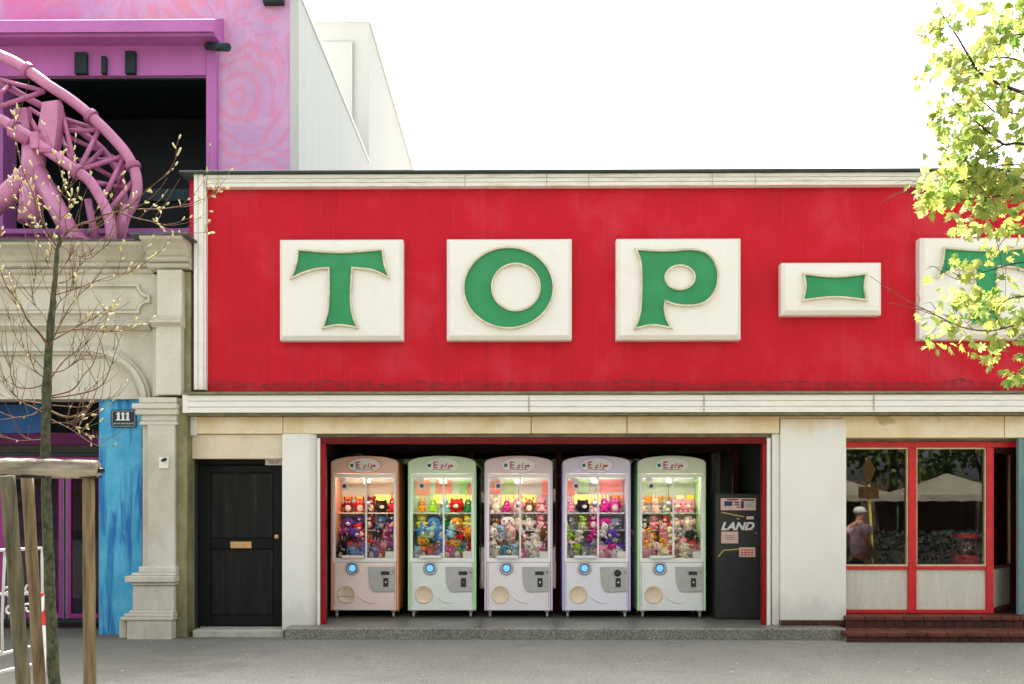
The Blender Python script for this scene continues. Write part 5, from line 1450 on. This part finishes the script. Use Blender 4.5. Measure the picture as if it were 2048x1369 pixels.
G().box(X(-60, YR-.9), X(22, YR-.9), YR-1.3, YR-0.9, 0.0, 0.03).obj('plank', M['pipe']) if False else None

# ------------------------------------------------------------------ maple on the right
YQ = -5.0
mp = thing('maple_tree', (5.2, YQ, 0), 'street maple with bright yellow green young leaves hanging in at the right', 'tree')
trunk_top = Vector((5.35, YQ, 4.6))
tpts = [Vector((5.2,YQ,-.05)), Vector((5.22,YQ,1.2)), Vector((5.25,YQ+.05,2.4)), Vector((5.3,YQ,3.6)), Vector((5.4,YQ,4.8)), Vector((5.45,YQ,6.0)), Vector((5.5,YQ,7.0))]
G().tube([Vector(q) for q in catmull([tuple(p) for p in tpts], 5)], [.17-.0043*i for i in range(31)], 16).obj('trunk', M['bark'], mp)
LIMB = [
 ([(2330,330),(2180,240),(2048,187),(2007,172),(1963,149),(1940,117),(1916,76),(1890,38),(1868,0)], .022, .3),
 ([(2330,420),(2180,330),(2048,289),(2007,289),(1972,260),(1945,238),(1915,209),(1870,165)], .017, -.2),
 ([(2007,289),(1975,308),(1954,316),(1925,307),(1880,330)], .008, .2),
 ([(2200,210),(2048,126),(1983,117),(1930,135),(1880,150)], .012, .5),
 ([(2350,700),(2180,660),(2048,650),(1982,662),(1922,654),(1853,621),(1829,609),(1781,581),(1741,553)], .011, -.1),
 ([(1850,620),(1820,615),(1790,608),(1777,606)], .004, .05),
 ([(1832,612),(1840,600),(1835,590)], .003, 0),
 ([(2250,620),(2048,593),(1990,620),(1958,638),(1902,634),(1870,620)], .008, .3),
 ([(2300,560),(2150,530),(2048,525),(1966,545),(1920,560),(1885,545)], .010, .0),
 ([(2300,460),(2150,420),(2048,392),(1980,395),(1920,400),(1870,395)], .012, -.3),
 ([(2250,400),(2048,360),(1990,345),(1930,358),(1850,372),(1825,385)], .011, .2),
 ([(2250,480),(2048,460),(1990,470),(1940,465)], .009, .4),
 ([(2250,420),(2048,378),(1960,386),(1890,392),(1822,388)], .008, .1),
 ([(2250,380),(2048,330),(1950,345),(1870,362),(1828,374)], .008, .3),
 ([(2200,130),(2048,70),(2000,90),(1985,75)], .010, -.2),
 ([(2300,260),(2048,230),(1990,225),(1930,270),(1870,265)], .009, .4),
 ([(2180,150),(2080,40),(2040,40),(2010,60)], .008, .3),
 ([(2300,690),(2120,690),(2048,680),(2010,690),(1985,700)], .007, .1),
 ([(2300,760),(2120,730),(2060,745),(2047,760)], .006, .0),
 ([(1990,225),(1950,200),(1900,235),(1855,240)], .006, .1),
]
gl = G()
LEAFSHAPE = [(0,0),(.30,.10),(.50,.42),(.24,.40),(.34,.78),(.12,.66),(0,1.0),(-.12,.66),(-.34,.78),(-.24,.40),(-.50,.42),(-.30,.10)]
def leaf(p, d, sc):
    d = d.normalized()
    n_ = Vector((rnd.gauss(0,1), rnd.gauss(0,1), rnd.gauss(.5,1))); n_ = (n_ - d*n_.dot(d))
    if n_.length < 1e-3: return
    n_.normalize(); w = d.cross(n_)
    fold = rnd.uniform(.05, .3)
    gl.add([p + w*(a*sc) + d*(b*sc) + n_*(abs(a)*fold*sc - b*b*.12*sc) for a, b in LEAFSHAPE], [(0,1,2,3,4,5,6),(0,6,7,8,9,10,11)])
def inside(p):
    # crown outline: boughs end short of this line on the street side
    dz = (p.y + DIST)/FPX; px_ = 1027 + p.x/dz; py_ = HZ - (p.z-EYE)/dz
    if px_ > 2100: return True
    lim = [(-200,1990),(10,1905),(40,1855),(120,1812),(150,1812),(230,1850),(330,1865),(372,1825),(395,1818),(430,1870),(470,1925),(510,1925),(545,1870),(640,1845),(690,1855),(705,1900),(722,2000),(775,2046),(800,2600),(3000,2600)]
    for (y0, x0), (y1, x1) in zip(lim, lim[1:]):
        if y0 <= py_ < y1: return px_ > x0 + (x1-x0)*(py_-y0)/(y1-y0)
    return True
def cluster(p, k_, sp=.05):
    if not inside(p): return
    for _ in range(k_):
        d = Vector((rnd.gauss(0,1), rnd.gauss(0,1), rnd.gauss(-.55,.7)))
        st_ = p + Vector((rnd.gauss(0,sp), rnd.gauss(0,sp), rnd.gauss(0,sp)))
        leaf(st_, d, rnd.uniform(.055, .10))
gtw2 = G()
for li, (pts, rad, dy) in enumerate(LIMB):
    n = len(pts)
    p3 = [P(a, b, YQ + dy*(i/(n-1))) for i, (a, b) in enumerate(pts)]
    bare = li in (4, 5, 6)
    if pts[0][0] > 2150:
        p3 = [Vector((5.3, YQ, max(2.5, min(6.3, p3[0].z-.3))))] + p3
    path = [Vector(q) for q in catmull([tuple(p) for p in p3], 5)]; m_ = len(path)
    G().tube(path, [max(.0018, rad*(1-0.88*(i/(m_-1))**.8)) for i in range(m_)], 7).obj('branch', M['bark'] if not bare else M['twig'], mp)
    if li in (5, 6): continue
    i0 = 6
    for i in range(i0, m_):
        px_ok = path[i].x
        if bare and path[i].x < X(1870, YQ): continue
        if rnd.random() < (.42 if path[i].z < 3.5 else .26): continue
        for _ in range(1):
            L_ = rnd.uniform(.10, .34)
            d = Vector((rnd.uniform(-1,.6), rnd.uniform(-1,1), rnd.uniform(-.7,.8))).normalized()
            q = [path[i], path[i]+d*L_*.5+Vector((0,0,.02)), path[i]+d*L_+Vector((0,0,-.03))]
            gtw2.tube(q, [.0026,.002,.0014], 4)
            cluster(q[1], rnd.randint(1, 3)); cluster(q[2], rnd.randint(4, 8))
# unseen rest of the crown, thinner
for _ in range(150):
    c_ = Vector((rnd.uniform(4.0, 7.6), YQ+rnd.uniform(-1.8, 1.8), rnd.uniform(3.2, 7.4)))
    if (c_ - Vector((5.6, YQ, 5.3))).length > 2.5: continue
    q = [c_ + (Vector((5.45, YQ, c_.z-.4))-c_)*.5, c_]
    gtw2.tube(q, [.006,.002], 4); cluster(c_, 14, .13)
tag(gtw2.obj('twigs', M['bark'], mp), kind='stuff')
tag(gl.obj('leaves', M['leaf'], mp, recalc=False), kind='stuff')

# ------------------------------------------------------------------ across the street (seen in the shop windows)
def canopy_tent(cx, cy, w, label, seed):
    r = random.Random(seed)
    t_ = thing('canopy_tent', (cx, cy, 0), label, 'tent', 'canopy tents across the street')
    H0, H1 = 2.15, 3.05
    h = w/2
    for s in (-1, 1):
        for q in (-1, 1):
            G().tube([(cx+s*(h-.08), cy+q*(h-.08), 0), (cx+s*(h-.08), cy+q*(h-.08), H0)], .04, 10).obj('pole', M['tentpole'], t_)
    g = G(); N = 10
    v, f = [], []
    for i in range(N+1):
        for j in range(N+1):
            a, b = -1+2*i/N, -1+2*j/N
            m_ = max(abs(a), abs(b))
            z_ = H0 + (H1-H0)*(1-m_)**1.25 + .05*math.sin(7*a+seed)*(1-m_)*m_
            v.append((cx+a*(h+.1), cy+b*(h+.1), z_))
    for i in range(N):
        for j in range(N):
            k_ = i*(N+1)+j; f.append((k_, k_+1, k_+N+2, k_+N+1))
    g.add(v, f, 0, True).obj('canopy', M['tent'], t_, recalc=False)
    for nm, b in (('valance', [(cx-h-.1, cy+h+.1), (cx+h+.1, cy+h+.1)]), ('valance', [(cx-h-.1, cy-h-.1), (cx+h+.1, cy-h-.1)])):
        g = G(); vv = []
        for i in range(13):
            x_ = b[0][0] + (b[1][0]-b[0][0])*i/12
            vv += [(x_, b[0][1], H0), (x_, b[0][1]+.02*math.sin(i*1.9), H0-.22-.04*(i % 2))]
        g.add(vv, [(2*i, 2*i+1, 2*i+3, 2*i+2) for i in range(12)]).obj(nm, M['tent'], t_, recalc=False)
    n = 5
    for i in range(n):
        x0 = cx-h+.1 + (w-.2)*i/n; x1 = cx-h+.1 + (w-.2)*(i+1)/n
        pr = [(x0+(x1-x0)*k_/8, cy-h+.06+.05*math.sin(k_*1.6+i)) for k_ in range(9)]
        pr = pr + [(a, b-.01) for a, b in pr[::-1]]
        G().profz(pr, .05, H0-.02).obj('side_curtain', M['tentside'], t_)
for i, (x_, lab) in enumerate(((17.3, 'beige canopy tent across the street mirrored in the middle window pane'), (12.6, 'beige canopy tent across the street mirrored in the left window pane'), (22.0, 'beige canopy tent across the street furthest right of the tents'), (-3.0, 'beige canopy tent across the street facing the claw machines'), (3.0, 'beige canopy tent across the street right of the one facing the machines'))):
    canopy_tent(x_, -27.5 - .3*(i % 2), 4.3, lab, i)
def street_tree(cx, cy, h, rad, label, seed):
    r = random.Random(seed)
    t_ = thing('street_tree', (cx, cy, 0), label, 'tree', 'dark trees across the street')
    top = Vector((cx+r.uniform(-.3,.3), cy, h*.62))
    G().tube([(cx,cy,-.05), (cx+.05,cy,h*.25), tuple(top)], [.26,.19,.09], 12).obj('trunk', M['bark'], t_)
    for k_ in range(6):
        a = k_*1.05+r.random(); e = Vector((cx+rad*.6*math.cos(a), cy+rad*.6*math.sin(a), h*r.uniform(.55,.85)))
        s_ = Vector((cx, cy, h*r.uniform(.22,.45)))
        G().tube([s_, s_.lerp(e,.5)+Vector((0,0,.3)), e], [.09,.06,.03], 8).obj('limb', M['bark'], t_)
    v, f = [], []
    cl = []
    for _ in range(46):
        while True:
            q = Vector((r.uniform(-1,1), r.uniform(-1,1), r.uniform(-1,1)))
            if .35 < q.length < 1: break
        cl.append(Vector((cx+q.x*rad, cy+q.y*rad, h*.58+q.z*h*.42)))
    for c_ in cl:
        for _ in range(46):
            p = c_ + Vector((r.gauss(0,.42), r.gauss(0,.42), r.gauss(0,.36)))
            if p.z < 1.9: continue
            d = Vector((r.gauss(0,1), r.gauss(0,1), r.gauss(0,1))).normalized(); w = d.orthogonal().normalized(); s_ = r.uniform(.13,.26)
            o = len(v); v += [tuple(p-d*s_), tuple(p+w*s_*.6), tuple(p+d*s_), tuple(p-w*s_*.6)]; f.append((o,o+1,o+2,o+3))
    tag(G().add(v, f).obj('leaves', M['farleaf'], t_, recalc=False), kind='stuff')
places = ['far left end', 'second place from the left', 'third place from the left', 'middle left', 'middle right', 'fourth place from the right', 'third place from the right', 'second place from the right', 'far right end']
for i in range(9):
    street_tree(-14 + 5.2*i, -33 - (i % 2)*2.2, 8.6 + (i*37 % 5)*.45, 3.3, 'dark leafy tree in the row across the street, %s' % places[i], 100+i)
wb = tag(G().box(-40, 45, -41, -40.7, 0, 3.2).obj('boundary_hedge_wall', M['tentside']), 'long brown wall behind the trees across the street', 'wall')
hd_ = thing('added_hedge', (13.5, -15.2, 0), 'low dark hedge added across the street to darken the window reflection', 'hedge')  # added hedge, keeps the sunlit asphalt out of the window reflection
r_ = random.Random(5); v, f = [], []
for _ in range(9000):
    p = Vector((r_.uniform(6.5, 21), -15.2+r_.uniform(-.4, .4), r_.uniform(0.03, .95)+r_.gauss(0, .03)))
    d = Vector((r_.gauss(0,1), r_.gauss(0,1), r_.gauss(0,1))).normalized(); w = d.orthogonal().normalized(); s_ = r_.uniform(.05,.1)
    o = len(v); v += [tuple(p-d*s_), tuple(p+w*s_*.6), tuple(p+d*s_), tuple(p-w*s_*.6)]; f.append((o,o+1,o+2,o+3))
tag(G().add(v, f).obj('leaves', M['trousers'], hd_, recalc=False), kind='stuff')
G().box(6.6, 20.9, -15.5, -14.9, 0, .8).obj('hedge_core', M['bark'], hd_)
r_ = random.Random(9); g = G()
for _ in range(230):
    y_ = r_.uniform(-4.6, -.5); x_ = r_.uniform(-4.6, 5.6)*(y_+DIST)/11; a = r_.uniform(0, 6.28); s_ = r_.choice((.006, .008, .01, .014))
    pts_ = [(x_+s_*math.cos(a+q), y_+s_*math.sin(a+q)*r_.uniform(.5,1), r_.uniform(.004,.008)) for q in (0, 1.4, 3.0, 4.5)]
    g.add(pts_, [(0,1,2,3)], r_.choice((0,0,1,2)))
tag(g.obj('litter', [M['paper'], M['stake'], M['bud']], recalc=False), 'scattered bits of pale litter and fallen buds on the asphalt', 'litter', kind='stuff')
# sign post
sx_, sy_ = 7.85, -9.6
sp = thing('sign_post', (sx_, sy_, 0), 'leaning yellow post with a diamond sign above a small plate, mirrored in the window', 'sign')
G().tube([(sx_+.12, sy_, -.02), (sx_-.04, sy_, 2.7)], .028, 10).obj('post', M['poleyellow'], sp)
dz_ = 2.42
G().prism([(sx_-.17, dz_), (sx_-.03, dz_-.33), (sx_+.13, dz_), (sx_-.03, dz_+.33)], sy_+.03, sy_+.05).obj('diamond_plate', M['signorange'], sp)
G().box(sx_-.24, sx_+.2, sy_+.03, sy_+.05, 1.80, 2.06).obj('lower_plate', M['signorange'], sp)

# ------------------------------------------------------------------ person in a white cap, mirrored in the left pane
def skin_mesh(name, verts, edges, radii, root, mat, parent, sub=2):
    me = bpy.data.meshes.new(name); me.from_pydata(verts, edges, []); me.materials.append(mat)
    o = bpy.data.objects.new(name, me); COL.objects.link(o); o.parent = parent
    sk = o.modifiers.new('skin', 'SKIN'); sk.use_smooth_shade = True
    for i, r_ in enumerate(radii):
        sv = me.skin_vertices[0].data[i]
        sv.radius = r_ if isinstance(r_, tuple) else (r_, r_); sv.use_root = (i == root)
    ss = o.modifiers.new('sub', 'SUBSURF'); ss.levels = sub; ss.render_levels = sub
    return o
pe = thing('person', (5.42, -3.2, 0), 'person in white cap and pink patterned shirt walking past, mirrored in the window', 'person')
pe.rotation_euler = (0, 0, R(62)); pe.scale = (.92, .92, .92)
# local: faces -y, feet at z=0, height about 1.7
body_v = [(0,0,.92),(0,.01,1.08),(0,.0,1.24),(0,.01,1.40),(0,.0,1.47),(0,-.02,1.53),(0,-.03,1.60),(0,-.03,1.67),
          (.17,.01,1.39),(.23,.03,1.14),(.24,-.08,.92),(-.17,.01,1.39),(-.24,-.02,1.15),(-.22,-.22,1.02),
          (.095,0,.88),(.10,-.10,.49),(.10,-.02,.09),(.10,-.14,.035),(-.095,0,.88),(-.10,.06,.50),(-.10,.26,.13),(-.10,.18,.05),
          (.24,-.12,.84),(-.21,-.30,1.02)]
body_e = [(0,1),(1,2),(2,3),(3,4),(4,5),(5,6),(6,7),(3,8),(8,9),(9,10),(3,11),(11,12),(12,13),(0,14),(14,15),(15,16),(16,17),(0,18),(18,19),(19,20),(20,21),(10,22),(13,23)]
body_r = [(.14,.10),(.13,.095),(.145,.10),(.13,.085),.055,.065,.085,.06, .062,.047,.034,.062,.047,.034, .085,.06,.042,.04,.085,.06,.042,.04, .03,.03]
skin_mesh('body', body_v, body_e, body_r, 0, M['skin'], pe)
skin_mesh('shirt', [(0,0,.86),(0,.01,1.06),(0,0,1.24),(0,.01,1.39),(0,0,1.45),(.19,.01,1.37),(.225,.03,1.22),(-.19,.01,1.37),(-.225,0,1.22)], [(0,1),(1,2),(2,3),(3,4),(3,5),(5,6),(3,7),(7,8)], [(.175,.13),(.165,.125),(.172,.125),(.155,.108),.075,.085,.078,.085,.078], 0, M['shirt'], pe)
skin_mesh('trousers', [(0,0,.93),(0,0,.84),(.098,0,.80),(.10,-.10,.49),(.10,-.03,.13),(-.098,0,.80),(-.10,.06,.50),(-.10,.25,.17)], [(0,1),(1,2),(2,3),(3,4),(1,5),(5,6),(6,7)], [(.155,.115),(.15,.115),.10,.078,.064,.10,.078,.064], 0, M['trousers'], pe)
def pl_(nm, g, mat): return g.obj(nm, mat, pe, local=True)
cp_ = G(); cp_.ball((0,-.02,1.655), (.098,.112,.078), 16, 9); cp_.ball((0,-.125,1.645), (.075,.075,.012), 14, 6)
pl_('cap', cp_, M['cap_white'])
nz = G(); nz.ball((0,-.125,1.585), (.014,.02,.022), 8, 6); pl_('nose', nz, M['skin'])
for s in (-1, 1):
    e_ = G(); e_.ball((s*.035,-.108,1.612), (.012,.008,.008), 8, 6); pl_('eye', e_, M['eye'])
    e_ = G(); e_.ball((s*.09,-.02,1.60), (.012,.022,.032), 8, 6); pl_('ear', e_, M['skin'])
mo = G(); mo.ball((0,-.113,1.548), (.024,.008,.006), 8, 5); pl_('mouth', mo, M['badge_red'])
for s, y_, z_, rz in ((1,-.10,.045,0), (-1,.20,.06,.25)):
    g = G(); g.ball((s*.10, y_, z_), (.048,.13,.045), 12, 7); pl_('shoe', g, M['shoe'])
for s, hx, hy, hz in ((1,.24,-.12,.80), (-1,-.21,-.33,1.0)):
    g = G()
    for k_ in range(4):
        o_ = (k_-1.5)*.017
        g.tube([(hx, hy+o_, hz), (hx-s*.004, hy+o_, hz-.045), (hx-s*.016, hy+o_, hz-(.078-.006*abs(k_-1.5)))], [.009,.0085,.007], 7)
    g.tube([(hx, hy-.03, hz+.02), (hx-s*.01, hy-.052, hz-.02), (hx-s*.015, hy-.055, hz-.04)], [.011,.0095,.008], 7)
    pl_('fingers', g, M['skin'])
